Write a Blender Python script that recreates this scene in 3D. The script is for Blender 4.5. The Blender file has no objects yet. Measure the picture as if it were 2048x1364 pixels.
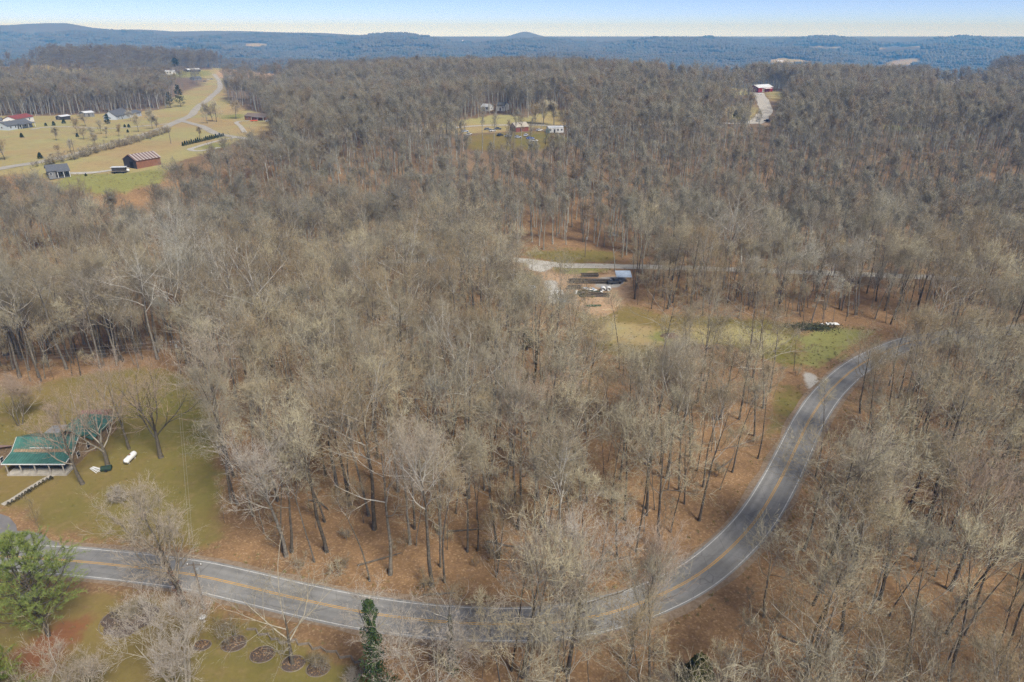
import bpy, math, random
import numpy as np
random.seed(11); RNG = np.random.default_rng(11)
S = bpy.context.scene
rad = math.radians
# ---------------------------------------------------------------- camera, sky, sun, exposure
F, PITCH, CAMZ = 1365.33, rad(24.2), 76.0            # focal length in pixels of the 2048 px wide photograph
cam = bpy.data.cameras.new('camera'); cam.lens = 24.0; cam.sensor_width = 36.0
cam.clip_start = 0.5; cam.clip_end = 120000
camo = bpy.data.objects.new('camera', cam); S.collection.objects.link(camo)
camo.location = (0, 0, CAMZ); camo.rotation_euler = (math.pi/2 - PITCH, 0, 0); S.camera = camo
SUN_EL, SUN_AZ = rad(48), rad(142)                   # azimuth clockwise from +Y (the view direction)
w = bpy.data.worlds.new('World'); S.world = w; w.use_nodes = True
wn = w.node_tree; bg = wn.nodes['Background']
sky = wn.nodes.new('ShaderNodeTexSky'); sky.sky_type = 'NISHITA'; sky.sun_disc = False
sky.sun_elevation = SUN_EL; sky.sun_rotation = SUN_AZ; sky.altitude = 11000; sky.air_density = 1.0; sky.dust_density = 0.0; sky.ozone_density = 0.5
wb = wn.nodes.new('ShaderNodeVectorMath'); wb.operation = 'MULTIPLY'; wb.inputs[1].default_value = (.99, .95, 1.09)   # white balance of the whole sky
wn.links.new(sky.outputs[0], wb.inputs[0]); wn.links.new(wb.outputs[0], bg.inputs[0]); bg.inputs[1].default_value = 0.094
sl = bpy.data.lights.new('sun', 'SUN'); sl.energy = 3.0; sl.angle = rad(20); sl.color = (1, .975, .915)
so = bpy.data.objects.new('sun', sl); S.collection.objects.link(so)
sd = np.array([math.sin(SUN_AZ)*math.cos(SUN_EL), math.cos(SUN_AZ)*math.cos(SUN_EL), math.sin(SUN_EL)])
from mathutils import Vector
so.rotation_euler = Vector(sd).to_track_quat('Z', 'Y').to_euler(); so.location = (0, -50, 200)
S.view_settings.view_transform = 'Standard'; S.view_settings.look = 'None'; S.view_settings.exposure = 0.95; S.view_settings.gamma = 1.0
S.render.engine = 'CYCLES'
S.cycles.max_bounces = 3; S.cycles.diffuse_bounces = 2; S.cycles.glossy_bounces = 2; S.cycles.transparent_max_bounces = 8
S.cycles.use_denoising = True; S.cycles.denoising_prefilter = 'NONE'; S.cycles.use_adaptive_sampling = True; S.cycles.adaptive_threshold = .033; S.cycles.adaptive_min_samples = 68
# ---------------------------------------------------------------- maths helpers
def ss(a, b, t):
    t = np.clip((np.asarray(t, float)-a)/(b-a), 0, 1); return t*t*(3-2*t)
RIDX = np.array([-3000,-400,-100,0,60,140,165,185,230,300,340,360,440,500,560,620,680,740,790,840,9999.])
RIDH = np.array([20,24,26,28,31,32,28,22,19,17,13,13,17,18,16,14,10,6,2,0,0.])
def hz(x, y):
    x = np.asarray(x, float); y = np.asarray(y, float)
    ys = np.maximum(y, 1.)
    y0 = 276 - 66*ss(-60, -150, x)
    z = 21*ss(0, 95, y-y0) - 3*ss(520, 900, y) + 6*np.sin(x*.0085+1.1)*ss(420, 700, y) + 6*np.sin(y*.011+.7*np.sin(x*.006))*ss(480, 700, y)
    z = z - 7.5*np.exp(-((y-172+.08*x)/20)**2)*ss(-78, -120, x)
    z = z + .5*np.sin(x*.045+1)*np.sin(y*.05)*ss(90, 140, y) + 2.2*np.sin(x*.012+.6)*np.sin(y*.014+.5)*ss(260, 420, y)
    far = ss(900, 2200, y)
    kn = np.exp(-((x-248)/110)**2-((y-700)/125)**2)*(y < 2000); z = z*(1-kn)+25.5*kn                 # the knoll of the red barn
    z = z + far*(9*np.sin(x*.0042+y*.0021+1.3)+8*np.sin(y*.0047-x*.0019)+5*np.sin(x*.011+2)*np.sin(y*.008))
    u = x/ys
    z = z - 100*ss(1000, 1700, y+130*np.sin(x*.0042+.4)+70*np.sin(x*.011))*(1-ss(2300, 5000, y+350*np.sin(x*.0021+.5)))*ss(-.45, -.08, u)
    z = z + 20*np.sin(x*.0065+.9*np.sin(y*.003))*ss(1400, 2200, y)*(1-ss(5000, 7000, y))
    z = z - 55*ss(1150, 1900, y)*(1-ss(3200, 6000, y))*(1-ss(-.45, -.08, u))
    f2 = ss(2600, 5200, y)
    z = z + f2*(-6 + 16*np.sin(x*.0013+.7)*np.sin(y*.0011+.3) + 12*np.sin(x*.0031+y*.0007) + 8*np.sin(x*.0007-y*.0026+2))
    z = z*(1-ss(4200, 6800, y)) + 52*ss(4200, 6800, y)
    px = u*1.096*F + 1024
    z = z + np.interp(px, RIDX, RIDH)/F*.832*5800*np.exp(-(np.abs(y-5800)/1000)**2.2)*(1+.04*np.sin(x*.004+y*.003))
    z = z + 46*np.exp(-((x-7000*.0174)/130)**2-((y-7000)/400)**2)
    return z
CP, SP = math.cos(PITCH), math.sin(PITCH)
def ray(px, py):
    cx = (px-1024)/F; cy = (682-py)/F
    return np.array([cx, CP+cy*SP, -SP+cy*CP])
_T = np.geomspace(25, 60000, 1500)
def G(px, py):                                        # the ground point seen at a pixel of the photograph
    d = ray(px, py); Z = CAMZ+_T*d[2]-hz(_T*d[0], _T*d[1])
    k = np.argmax(Z < 0)
    if Z[k] >= 0: k = len(_T)-1
    a, b = _T[max(k-1, 0)], _T[k]
    for _ in range(30):
        m = .5*(a+b)
        if CAMZ+m*d[2]-float(hz(m*d[0], m*d[1])) < 0: b = m
        else: a = m
    return np.array([b*d[0], b*d[1], float(hz(b*d[0], b*d[1]))])
def project(X):
    X = np.asarray(X, float); q = X-np.array([0, 0, CAMZ])
    dep = q[..., 1]*CP - q[..., 2]*SP; v = q[..., 1]*SP + q[..., 2]*CP
    dep = np.where(np.abs(dep) < .1, .1, dep)
    return 1024+F*q[..., 0]/dep, 682-F*v/dep, dep
def inside(poly, x, y):
    poly = np.asarray(poly); r = np.zeros(np.shape(x), bool); n = len(poly); j = n-1
    for i in range(n):
        xi, yi = poly[i][:2]; xj, yj = poly[j][:2]
        c = ((yi > y) != (yj > y)) & (x < (xj-xi)*(y-yi)/((yj-yi) if yj != yi else 1e-9)+xi)
        r ^= c; j = i
    return r
def GP(pts): return np.array([G(*p) for p in pts])
def spline(P, step):
    P = np.asarray(P, float); out = []
    Q = np.vstack([2*P[0]-P[1], P, 2*P[-1]-P[-2]])
    for i in range(1, len(Q)-2):
        p0, p1, p2, p3 = Q[i-1:i+3]; n = max(2, int(np.linalg.norm(p2-p1)/step))
        for k in range(n):
            t = k/n
            out.append(.5*((2*p1)+(-p0+p2)*t+(2*p0-5*p1+4*p2-p3)*t*t+(-p0+3*p1-3*p2+p3)*t**3))
    out.append(P[-1]); return np.array(out)
# ---------------------------------------------------------------- materials
MATS = {}
def mat(name, col, rough=.85, col2=None, scale=4., detail=4, metal=0., spec=.3, bump=0., coords='Object', contrast=(.35, .65)):
    if name in MATS: return MATS[name]
    m = bpy.data.materials.new(name); m.use_nodes = True; nt = m.node_tree; b = nt.nodes['Principled BSDF']
    b.inputs['Roughness'].default_value = rough; b.inputs['Metallic'].default_value = metal; b.inputs['Specular IOR Level'].default_value = spec
    if col2 is None: col2 = tuple(c*.72 for c in col)
    tc = nt.nodes.new('ShaderNodeTexCoord'); n = nt.nodes.new('ShaderNodeTexNoise'); n.inputs['Scale'].default_value = scale; n.inputs['Detail'].default_value = detail
    n.inputs['Roughness'].default_value = .65
    nt.links.new(tc.outputs[coords], n.inputs['Vector'])
    r = nt.nodes.new('ShaderNodeValToRGB'); r.color_ramp.elements[0].position = contrast[0]; r.color_ramp.elements[1].position = contrast[1]
    r.color_ramp.elements[0].color = (*col2, 1); r.color_ramp.elements[1].color = (*col, 1)
    nt.links.new(n.outputs[0], r.inputs[0]); nt.links.new(r.outputs[0], b.inputs['Base Color'])
    if bump:
        bp = nt.nodes.new('ShaderNodeBump'); bp.inputs['Strength'].default_value = bump; bp.inputs['Distance'].default_value = .05
        nt.links.new(n.outputs[0], bp.inputs['Height']); nt.links.new(bp.outputs[0], b.inputs['Normal'])
    MATS[name] = m; return m
def ramp_mat(name, cols, rough=.9, spec=.15, var=.35, nscale=1.2):       # each tree takes its own colour from the ramp
    m = bpy.data.materials.new(name); m.use_nodes = True; nt = m.node_tree; b = nt.nodes['Principled BSDF']
    b.inputs['Roughness'].default_value = rough; b.inputs['Specular IOR Level'].default_value = spec
    oi = nt.nodes.new('ShaderNodeObjectInfo'); r = nt.nodes.new('ShaderNodeValToRGB'); e = r.color_ramp.elements
    while len(e) < len(cols): e.new(.5)
    for i, c in enumerate(cols): e[i].position = i/(len(cols)-1); e[i].color = (*c, 1)
    sc_ = nt.nodes.new('ShaderNodeVectorMath'); sc_.operation = 'SCALE'; sc_.inputs['Scale'].default_value = .016; nt.links.new(oi.outputs['Location'], sc_.inputs[0])
    ln = nt.nodes.new('ShaderNodeTexNoise'); ln.inputs['Scale'].default_value = 1; ln.inputs['Detail'].default_value = 3; nt.links.new(sc_.outputs[0], ln.inputs['Vector'])
    lm = nt.nodes.new('ShaderNodeMapRange'); lm.inputs[1].default_value = .32; lm.inputs[2].default_value = .68; nt.links.new(ln.outputs[0], lm.inputs[0])
    mf = nt.nodes.new('ShaderNodeMix'); mf.data_type = 'FLOAT'; mf.inputs[0].default_value = .5; nt.links.new(oi.outputs['Random'], mf.inputs[2]); nt.links.new(lm.outputs[0], mf.inputs[3]); nt.links.new(mf.outputs[0], r.inputs[0])
    tc = nt.nodes.new('ShaderNodeTexCoord'); n = nt.nodes.new('ShaderNodeTexNoise'); n.inputs['Scale'].default_value = nscale; n.inputs['Detail'].default_value = 3
    nt.links.new(tc.outputs['Object'], n.inputs['Vector'])
    mr = nt.nodes.new('ShaderNodeMapRange'); mr.inputs[1].default_value = .3; mr.inputs[2].default_value = .7; mr.inputs[3].default_value = 1-var; mr.inputs[4].default_value = 1+var
    nt.links.new(n.outputs[0], mr.inputs[0])
    mx = nt.nodes.new('ShaderNodeVectorMath'); mx.operation = 'SCALE'; nt.links.new(r.outputs[0], mx.inputs[0]); nt.links.new(mr.outputs[0], mx.inputs['Scale'])
    nt.links.new(mx.outputs[0], b.inputs['Base Color']); MATS[name] = m; return m
M_TWIG = ramp_mat('twigs', [(.36,.285,.155), (.365,.34,.26), (.28,.21,.12), (.45,.395,.265), (.305,.275,.20), (.225,.17,.10), (.425,.405,.335), (.34,.285,.165)], var=.2)
M_LIMB = ramp_mat('limb_bark', [(.28,.24,.18), (.42,.39,.33), (.21,.175,.13), (.52,.49,.43), (.31,.28,.225)], var=.3)
M_BARK = ramp_mat('trunk_bark', [(.115,.095,.072), (.17,.15,.12), (.08,.066,.05), (.21,.19,.16), (.13,.105,.08)], var=.45, nscale=2.5)
M_HILLTW = ramp_mat('shaded_hill_twigs', [(.215,.175,.11), (.245,.23,.17), (.195,.145,.095), (.26,.24,.18), (.19,.175,.135), (.155,.125,.085), (.225,.22,.18)], var=.25)  # darker than the near twigs: shade on the slope is put into the colours
M_HILLLB = ramp_mat('hill_limb_bark', [(.24,.225,.18), (.38,.375,.33), (.16,.145,.115), (.46,.45,.41)], var=.3)
M_FARW = ramp_mat('far_twigs', [(.20,.17,.115), (.225,.21,.165), (.18,.145,.10), (.215,.20,.15), (.185,.17,.135), (.145,.125,.09)], var=.25, nscale=.05)
M_FARC = ramp_mat('far_crowns', [(.095,.085,.058), (.115,.11,.085), (.08,.07,.05), (.105,.10,.072), (.05,.06,.04), (.10,.09,.07)], var=.45, nscale=.35)
M_PALE = mat('pale_bark', (.44,.40,.31), col2=(.25,.215,.15), scale=2.5)
M_PALETW = mat('pale_twigs', (.44,.38,.29), col2=(.32,.26,.19), scale=1)
M_WTW = mat('whitish_twigs', (.47,.42,.35), col2=(.34,.29,.23), scale=1)
M_PINKTW = mat('pinkish_twigs', (.40,.31,.23), col2=(.30,.22,.155), scale=1)
M_DBARK = mat('dark_bark', (.14,.12,.09), col2=(.075,.062,.048), scale=3, bump=.4)
M_NEEDLE = mat('pine_needles', (.27,.31,.085), col2=(.12,.17,.04), scale=.9)
M_NEEDLE2 = mat('yellow_needles', (.27,.29,.055), col2=(.11,.16,.03), scale=.9)
M_CEDAR = mat('cedar_foliage', (.045,.07,.03), col2=(.018,.032,.016), scale=.8)
M_IVY = mat('ivy_leaves', (.065,.10,.03), col2=(.022,.042,.016), scale=1.2)
M_LOGB = mat('log_bark', (.16,.13,.10), col2=(.07,.058,.045), scale=3)
M_CUT = mat('cut_wood', (.55,.42,.27))
M_CONC = mat('concrete', (.46,.42,.36), col2=(.33,.30,.255), scale=1.5)
M_WHITE = mat('white_paint', (.78,.78,.77), col2=(.66,.66,.64), scale=2, rough=.55)
M_GLASS = mat('window_glass', (.03,.035,.045), rough=.08, spec=.6)
M_STONE = mat('brown_fieldstone', (.36,.26,.165), col2=(.17,.115,.07), scale=3.2, detail=6)
M_METAL = mat('galvanised_metal', (.55,.57,.58), rough=.4, metal=.6)
M_DKMET = mat('dark_metal', (.05,.05,.055), rough=.5)
M_RUB = mat('rubber', (.02,.02,.02), rough=.9)
M_WOODG = mat('weathered_wood', (.26,.22,.175), col2=(.16,.13,.10), scale=5)
M_MULCH = mat('mulch', (.14,.10,.075), col2=(.05,.038,.03), scale=9, detail=8, contrast=(.3, .7), bump=.8)
M_DEADL = mat('dead_leaves', (.34,.22,.12), col2=(.16,.09,.045), scale=3)
M_RUST = mat('rusty_metal', (.26,.13,.075), col2=(.14,.07,.045), scale=3)
M_WIRE = mat('weathered_wire', (.42,.39,.34), rough=.4)
# ---------------------------------------------------------------- mesh and object helpers
COL = S.collection
def mesh_tris(name, V, T, mats, mi=None, smooth=False):
    me = bpy.data.meshes.new(name); V = np.asarray(V, np.float32); T = np.asarray(T, np.int32)
    me.vertices.add(len(V)); me.vertices.foreach_set('co', V.ravel())
    me.loops.add(T.size); me.loops.foreach_set('vertex_index', T.ravel())
    me.polygons.add(len(T)); me.polygons.foreach_set('loop_start', np.arange(0, T.size, T.shape[1], dtype=np.int32))
    for m in mats: me.materials.append(m)
    if mi is not None: me.polygons.foreach_set('material_index', np.asarray(mi, np.int32))
    if smooth: me.polygons.foreach_set('use_smooth', np.ones(len(T), bool))
    me.update(calc_edges=True); return me
def tag(o, label=None, cat=None, group=None, kind=None):
    for k, v in (('label', label), ('category', cat), ('group', group), ('kind', kind)):
        if v: o[k] = v
    return o
def link(name, data, parent=None, loc=None, rz=None, scale=None):
    o = bpy.data.objects.new(name, data); COL.objects.link(o)
    if parent: o.parent = parent
    if loc is not None: o.location = loc
    if rz is not None: o.rotation_euler = (0, 0, rz)
    if scale is not None: o.scale = (scale,)*3 if np.isscalar(scale) else scale
    return o
def empty(name, loc, rz=0., label=None, cat=None, group=None):
    o = link(name, None, None, loc, rz); o.empty_display_size = .5; return tag(o, label, cat, group)
class MB:
    def __init__(s): s.v = []; s.f = []; s.m = []
    def add(s, V, Fs, mi=0):
        b = len(s.v); s.v += [tuple(map(float, p)) for p in V]; s.f += [tuple(b+i for i in f) for f in Fs]; s.m += [mi]*len(Fs); return s
    def box(s, c, d, rz=0., mi=0, ry=0.):
        V = []
        for k in (-.5, .5):
            for (i, j) in ((-.5,-.5), (.5,-.5), (.5,.5), (-.5,.5)):
                x, y, z = i*d[0], j*d[1], k*d[2]
                x, z = x*math.cos(ry)+z*math.sin(ry), -x*math.sin(ry)+z*math.cos(ry)
                V.append((c[0]+x*math.cos(rz)-y*math.sin(rz), c[1]+x*math.sin(rz)+y*math.cos(rz), c[2]+z))
        return s.add(V, [(3,2,1,0), (4,5,6,7), (0,1,5,4), (1,2,6,5), (2,3,7,6), (3,0,4,7)], mi)
    def slab(s, quad, t, mi=0):                      # a sheet with thickness along its normal, top face = quad
        q = [Vector(p) for p in quad]; n = (q[1]-q[0]).cross(q[-1]-q[0]).normalized(); k = len(q)
        V = [tuple(p) for p in q]+[tuple(p-n*t) for p in q]
        return s.add(V, [tuple(range(k)), tuple(range(2*k-1, k-1, -1))]+[(i, i+k, (i+1) % k+k, (i+1) % k) for i in range(k)], mi)
    def prism(s, poly, axis_from, axis_to, mi=0):    # poly in (y,z), extruded along x
        k = len(poly); V = [(axis_from, a, b) for a, b in poly]+[(axis_to, a, b) for a, b in poly]
        return s.add(V, [tuple(range(k-1, -1, -1)), tuple(range(k, 2*k))]+[(i, (i+1) % k, (i+1) % k+k, i+k) for i in range(k)], mi)
    def tube(s, pts, r, k=8, mi=0, caps=True):
        pts = np.asarray(pts, float); n = len(pts); r = np.full(n, r) if np.isscalar(r) else np.asarray(r)
        V, T = tube_lines(pts[None], r[None], k, quads=True); b = len(s.v); s.add(V, T, mi)
        if caps: s.f += [tuple(b+i for i in range(k-1, -1, -1)), tuple(b+(n-1)*k+i for i in range(k))]; s.m += [mi, mi]
        return s
    def build(s, name, mats, parent=None, loc=None, rz=None, smooth=False):
        me = bpy.data.meshes.new(name); me.from_pydata(s.v, [], s.f)
        for m in (mats if isinstance(mats, (list, tuple)) else [mats]): me.materials.append(m)
        me.polygons.foreach_set('material_index', s.m)
        if smooth: me.polygons.foreach_set('use_smooth', [True]*len(s.f))
        me.update(); return link(name, me, parent, loc, rz)
def nrm(v): return v/np.maximum(np.linalg.norm(v, axis=-1, keepdims=True), 1e-9)
def frame(d):
    ref = np.where(np.abs(d[..., 2:3]) < .95, np.array([0, 0, 1.]), np.array([1., 0, 0])); u = nrm(np.cross(d, ref)); return u, np.cross(d, u)
def tube_lines(P, R, k, quads=False):                # n polylines of m+1 nodes with radii -> vertices, faces
    n, m1 = P.shape[:2]; d = np.empty_like(P); d[:, 1:-1] = P[:, 2:]-P[:, :-2]; d[:, 0] = P[:, 1]-P[:, 0]; d[:, -1] = P[:, -1]-P[:, -2]
    d = nrm(d); u, v = frame(d); a = np.arange(k)*2*math.pi/k
    V = P[:, :, None]+R[:, :, None, None]*(np.cos(a)[:, None]*u[:, :, None]+np.sin(a)[:, None]*v[:, :, None])
    i = np.arange(n*m1*k).reshape(n, m1, k); A = i[:, :-1]; B = i[:, 1:]; A2 = np.roll(A, -1, 2); B2 = np.roll(B, -1, 2)
    if quads: return V.reshape(-1, 3), np.stack([A2, A, B, B2], -1).reshape(-1, 4).tolist()
    return V.reshape(-1, 3), np.concatenate([np.stack([A2, A, B], -1).reshape(-1, 3), np.stack([A2, B, B2], -1).reshape(-1, 3)])
def cones(P0, P1, R):
    d = nrm(P1-P0); u, v = frame(d); a = np.arange(3)*2*math.pi/3; n = len(P0)
    B = P0[:, None]+R[:, None, None]*(np.cos(a)[:, None]*u[:, None]+np.sin(a)[:, None]*v[:, None])
    V = np.concatenate([B, P1[:, None]], 1).reshape(-1, 3); o = np.arange(n)[:, None]*4
    return V, np.concatenate([o+np.array([t]) for t in ((0,1,3), (1,2,3), (2,0,3))])
def flats(P0, P1, W, rng):
    d = nrm(P1-P0); s = nrm(np.cross(d, rng.normal(size=d.shape)))*(W*.5)[:, None]; n = len(P0)
    V = np.stack([P0-s, P0+s, P1], 1).reshape(-1, 3); return V, np.arange(n*3).reshape(-1, 3)
def grow(P0, D, L, m, wig, up, rng):
    pts = [P0]; d = D
    for _ in range(m):
        d = nrm(d+rng.normal(0, wig, D.shape)+np.array([0, 0, up])); pts.append(pts[-1]+d*(L/m)[:, None])
    return np.stack(pts, 1)
def kids(P, c, t0, t1, ang, dang, rng, golden=False):
    n, m1 = P.shape[:2]; m = m1-1
    t = t0+(t1-t0)*(np.arange(c)[None]+rng.random((n, c)))/c; q = np.minimum((t*m).astype(int), m-1); f = t*m-q; ii = np.arange(n)[:, None]
    A, B = P[ii, q], P[ii, q+1]; p = A+(B-A)*f[..., None]; d = nrm(B-A)
    if golden:
        az = np.arange(c)[None]*2.4+rng.random((n, 1))*6.28+rng.normal(0, .3, (n, c)); v = np.stack([np.cos(az), np.sin(az), 0*az], -1)
    else: v = rng.normal(size=p.shape)
    pr = nrm(v-(v*d).sum(-1, keepdims=True)*d); a = ang+rng.normal(0, dang, (n, c)); a = a[..., None]
    return p.reshape(-1, 3), nrm(d*np.cos(a)+pr*np.sin(a)).reshape(-1, 3), t.reshape(-1), np.repeat(np.arange(n), c)
class Parts:
    def __init__(s): s.V = []; s.T = []; s.M = []; s.n = 0
    def add(s, VT, mi=0):
        V, T = VT; s.V.append(V); s.T.append(np.asarray(T)+s.n); s.M.append(np.full(len(T), mi)); s.n += len(V)
    def get(s): return np.concatenate(s.V), np.concatenate(s.T), np.concatenate(s.M)
def gen_tree(seed, H, cb=.45, spread=.2, n=(12, 6, 6, 7, 3), tl=1.0, tw=.010, r0=.26, ang=.85, up=.10, wig=.13, lean=.03, stems=1, stem_ang=0., droop=0., fl=1.0, curve=.04, th=.86):
    """a leafless tree: trunk tube(s), then limbs, branches, twigs and twig ends; returns (trunk V,T) and (crown V,T,material)"""
    rng = np.random.default_rng(seed); tr = Parts(); cr = Parts()
    if stems == 1:
        P0 = np.array([[0, 0, -.4]]); D = nrm(np.array([[rng.normal(0, lean), rng.normal(0, lean), 1.]])); L = np.array([H*th])
    else:
        az = np.arange(stems)*6.28/stems+rng.random(); P0 = np.stack([.25*np.cos(az), .25*np.sin(az), 0*az-.4], -1)
        D = nrm(np.stack([np.cos(az)*stem_ang, np.sin(az)*stem_ang, 1+0*az], -1)+rng.normal(0, .08, (stems, 3))); L = H*(th-.06)*(.75+.35*rng.random(stems))
    T0 = grow(P0, D, L, 9, curve, .02, rng); s = np.linspace(0, 1, 10)
    R = r0*((1-s)**.8*.88+.10)*np.where(s < .08, 1.35-s*4, 1); R = np.repeat(R[None], len(T0), 0)/(1 if stems == 1 else 1.5)
    tr.add(tube_lines(T0, R, 7))
    c1 = max(3, n[0]//stems)
    p, d, t, ix = kids(T0, c1, cb, .99, ang, .16, rng, True)
    tt = (t-cb)/(1-cb); L1 = H*spread*1.6*(.42+.75*np.sin(np.clip(.25+tt*.75, 0, 1)*math.pi)**.8)*(.75+.5*rng.random(len(t)))*np.where(tt > .85, .8, 1)
    d = nrm(d*np.array([1, 1, 1.])+np.array([0, 0, .25])*tt[:, None])
    r1 = np.interp(t, s, R[0])*.58
    A = grow(p, d, L1, 5, wig, up, rng); q = np.linspace(1, .28, 6); cr.add(tube_lines(A, r1[:, None]*q, 5), 0)
    p, d, t, ix = kids(A, n[1], .22, 1., .75, .22, rng); L2 = L1[ix]*(.62-.28*t)*(.7+.6*rng.random(len(t))); r2 = np.maximum(r1[ix]*np.interp(t, np.linspace(0, 1, 6), q)*.62, .021)
    B = grow(p, d, L2, 3, wig*1.1, up-droop*.1, rng); q2 = np.linspace(1, .35, 4); cr.add(tube_lines(B, r2[:, None]*q2, 4), 0)
    p, d, t, ix = kids(B, n[2], .2, 1., .7, .25, rng); L3 = np.maximum(L2[ix]*.6, .7)*(.6+.6*rng.random(len(t))); r3 = np.maximum(r2[ix]*.55, tw*fl)
    C = grow(p, d, L3, 2, wig*1.2, up*1.2-droop*.4, rng); q3 = np.linspace(1, .5, 3); cr.add(tube_lines(C, r3[:, None]*q3, 3), 1)
    if n[3]:
        p, d, t, ix = kids(C, n[3], .15, 1., .65, .25, rng); d = nrm(d+np.array([0, 0, up*1.5-droop])); L4 = tl*(.6+.8*rng.random(len(t)))
        e = p+d*L4[:, None]; cr.add(cones(p, e, np.full(len(p), tw*fl)), 1)
        if n[4]:
            k = np.repeat(np.arange(len(p)), n[4]); f = .25+.7*rng.random(len(k)); b = p[k]+(e-p)[k]*f[:, None]
            dd = nrm(d[k]+rng.normal(0, .45, (len(k), 3))+np.array([0, 0, up-droop*.5])); cr.add(flats(b, b+dd*(tl*.55*(.5+.8*rng.random(len(k))))[:, None], np.full(len(k), tw*1.9*fl), rng), 1)
    tv, tt_, _ = tr.get(); return (tv, tt_), cr.get()
def tree_meshes(name, *a, mats=(None, None, None), **k):
    (tv, tt), (cv, ct, cm) = gen_tree(*a, **k); mb, ml, mt = [m or d for m, d in zip(mats, (M_BARK, M_LIMB, M_TWIG))]
    return mesh_tris(name+'_trunk', tv, tt, [mb], smooth=True), mesh_tris(name+'_crown', cv, ct, [ml, mt], cm)
def joined_tree(name, *a, mats=(None, None, None), **k):
    (tv, tt), (cv, ct, cm) = gen_tree(*a, **k); mb, ml, mt = [m or d for m, d in zip(mats, (M_BARK, M_LIMB, M_TWIG))]
    return mesh_tris(name, np.concatenate([tv, cv]), np.concatenate([tt, ct+len(tv)]), [mb, ml, mt], np.concatenate([np.zeros(len(tt), int), cm+1]))
def scatter(name, pts, rot, scl, idx, coll, label, cat):
    """stuff: instances of the meshes in coll on the points"""
    me = bpy.data.meshes.new(name); me.vertices.add(len(pts)); me.vertices.foreach_set('co', np.asarray(pts, np.float32).ravel())
    for nm, ty, arr in (('rot', 'FLOAT', rot), ('scl', 'FLOAT', scl), ('idx', 'INT', idx)):
        at = me.attributes.new(nm, ty, 'POINT'); at.data.foreach_set('value', np.asarray(arr, np.float32 if ty == 'FLOAT' else np.int32))
    o = link(name, me); tag(o, label, cat, None, 'stuff')
    ng = bpy.data.node_groups.new(name, 'GeometryNodeTree'); ng.interface.new_socket('Geometry', in_out='INPUT', socket_type='NodeSocketGeometry'); ng.interface.new_socket('Geometry', in_out='OUTPUT', socket_type='NodeSocketGeometry')
    N = ng.nodes; gi = N.new('NodeGroupInput'); go = N.new('NodeGroupOutput'); ip = N.new('GeometryNodeInstanceOnPoints'); ci = N.new('GeometryNodeCollectionInfo')
    ci.inputs['Collection'].default_value = coll; ci.inputs['Separate Children'].default_value = True; ci.inputs['Reset Children'].default_value = True
    def na(nm, ty):
        a = N.new('GeometryNodeInputNamedAttribute'); a.data_type = ty; a.inputs['Name'].default_value = nm; return a.outputs['Attribute']
    cx = N.new('ShaderNodeCombineXYZ'); L = ng.links
    L.new(na('rot', 'FLOAT'), cx.inputs['Z']); L.new(gi.outputs[0], ip.inputs['Points']); L.new(ci.outputs[0], ip.inputs['Instance'])
    ip.inputs['Pick Instance'].default_value = True; L.new(na('idx', 'INT'), ip.inputs['Instance Index']); L.new(cx.outputs[0], ip.inputs['Rotation'])
    L.new(na('scl', 'FLOAT'), ip.inputs['Scale']); L.new(ip.outputs[0], go.inputs[0])
    md = o.modifiers.new('scatter', 'NODES'); md.node_group = ng; return o
def collection(name, meshes):
    c = bpy.data.collections.new(name)
    for i, me in enumerate(meshes): c.objects.link(bpy.data.objects.new('%s_%02d' % (name, i), me))
    return c
# ---------------------------------------------------------------- roads (centre lines found on the ground)
ROAD = spline(GP([(-260,1100),(-120,1106),(0,1113),(140,1122),(270,1135),(385,1150),(470,1168),(600,1199),(735,1226),(870,1243),(1000,1249),(1100,1246),(1200,1231),(1290,1203),(1380,1160),(1450,1107),(1512,1040),(1558,965),(1590,900),(1622,835),(1664,778),(1722,729),(1800,692),(1860,677),(1930,668),(2010,661),(2120,655)]), 1.5)
GRAVEL = spline(GP([(760,524),(900,519),(1000,518),(1060,523),(1130,531),(1240,533),(1400,537),(1560,543),(1720,549),(1880,556),(2100,566)]), 2.0)
FROAD = spline(GP([(-60,352),(20,334),(90,322),(160,306),(240,283),(310,262),(362,240),(395,215),(420,196),(436,181),(440,168),(436,158),(428,148)]), 3.)
FROAD2 = spline(GP([(362,241),(395,250),(430,266),(470,274),(520,283)]), 3.)
DRIVE3 = spline(GP([(60,259),(100,254),(150,254),(220,257),(300,251),(345,247)]), 3.)
DRIVE4 = spline(GP([(515,240),(475,244),(482,254),(490,265)]), 2.)
DRIVE5 = spline(GP([(480,274),(440,281),(400,292),(380,299),(400,302),(440,295)]), 2.)
DRIVE6 = spline(GP([(135,347),(190,345),(240,338),(262,334)]), 2.)
BARN_DRIVE = spline(GP([(1508,247),(1520,238),(1532,222),(1527,205),(1519,192),(1517,186)]), 3.)
CROAD = spline(GP([(740,262),(850,262),(950,252),(1050,250),(1130,252),(1250,251),(1400,246),(1508,247)]), 4.)
def dist_line(L, x, y):
    out = np.full(np.shape(x), 1e9); P = L[:, :2]
    for a, b in zip(P[:-1], P[1:]):
        ab = b-a; t = np.clip(((x-a[0])*ab[0]+(y-a[1])*ab[1])/max(ab@ab, 1e-9), 0, 1)
        np.minimum(out, np.hypot(x-a[0]-t*ab[0], y-a[1]-t*ab[1]), out=out)
    return out
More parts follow.
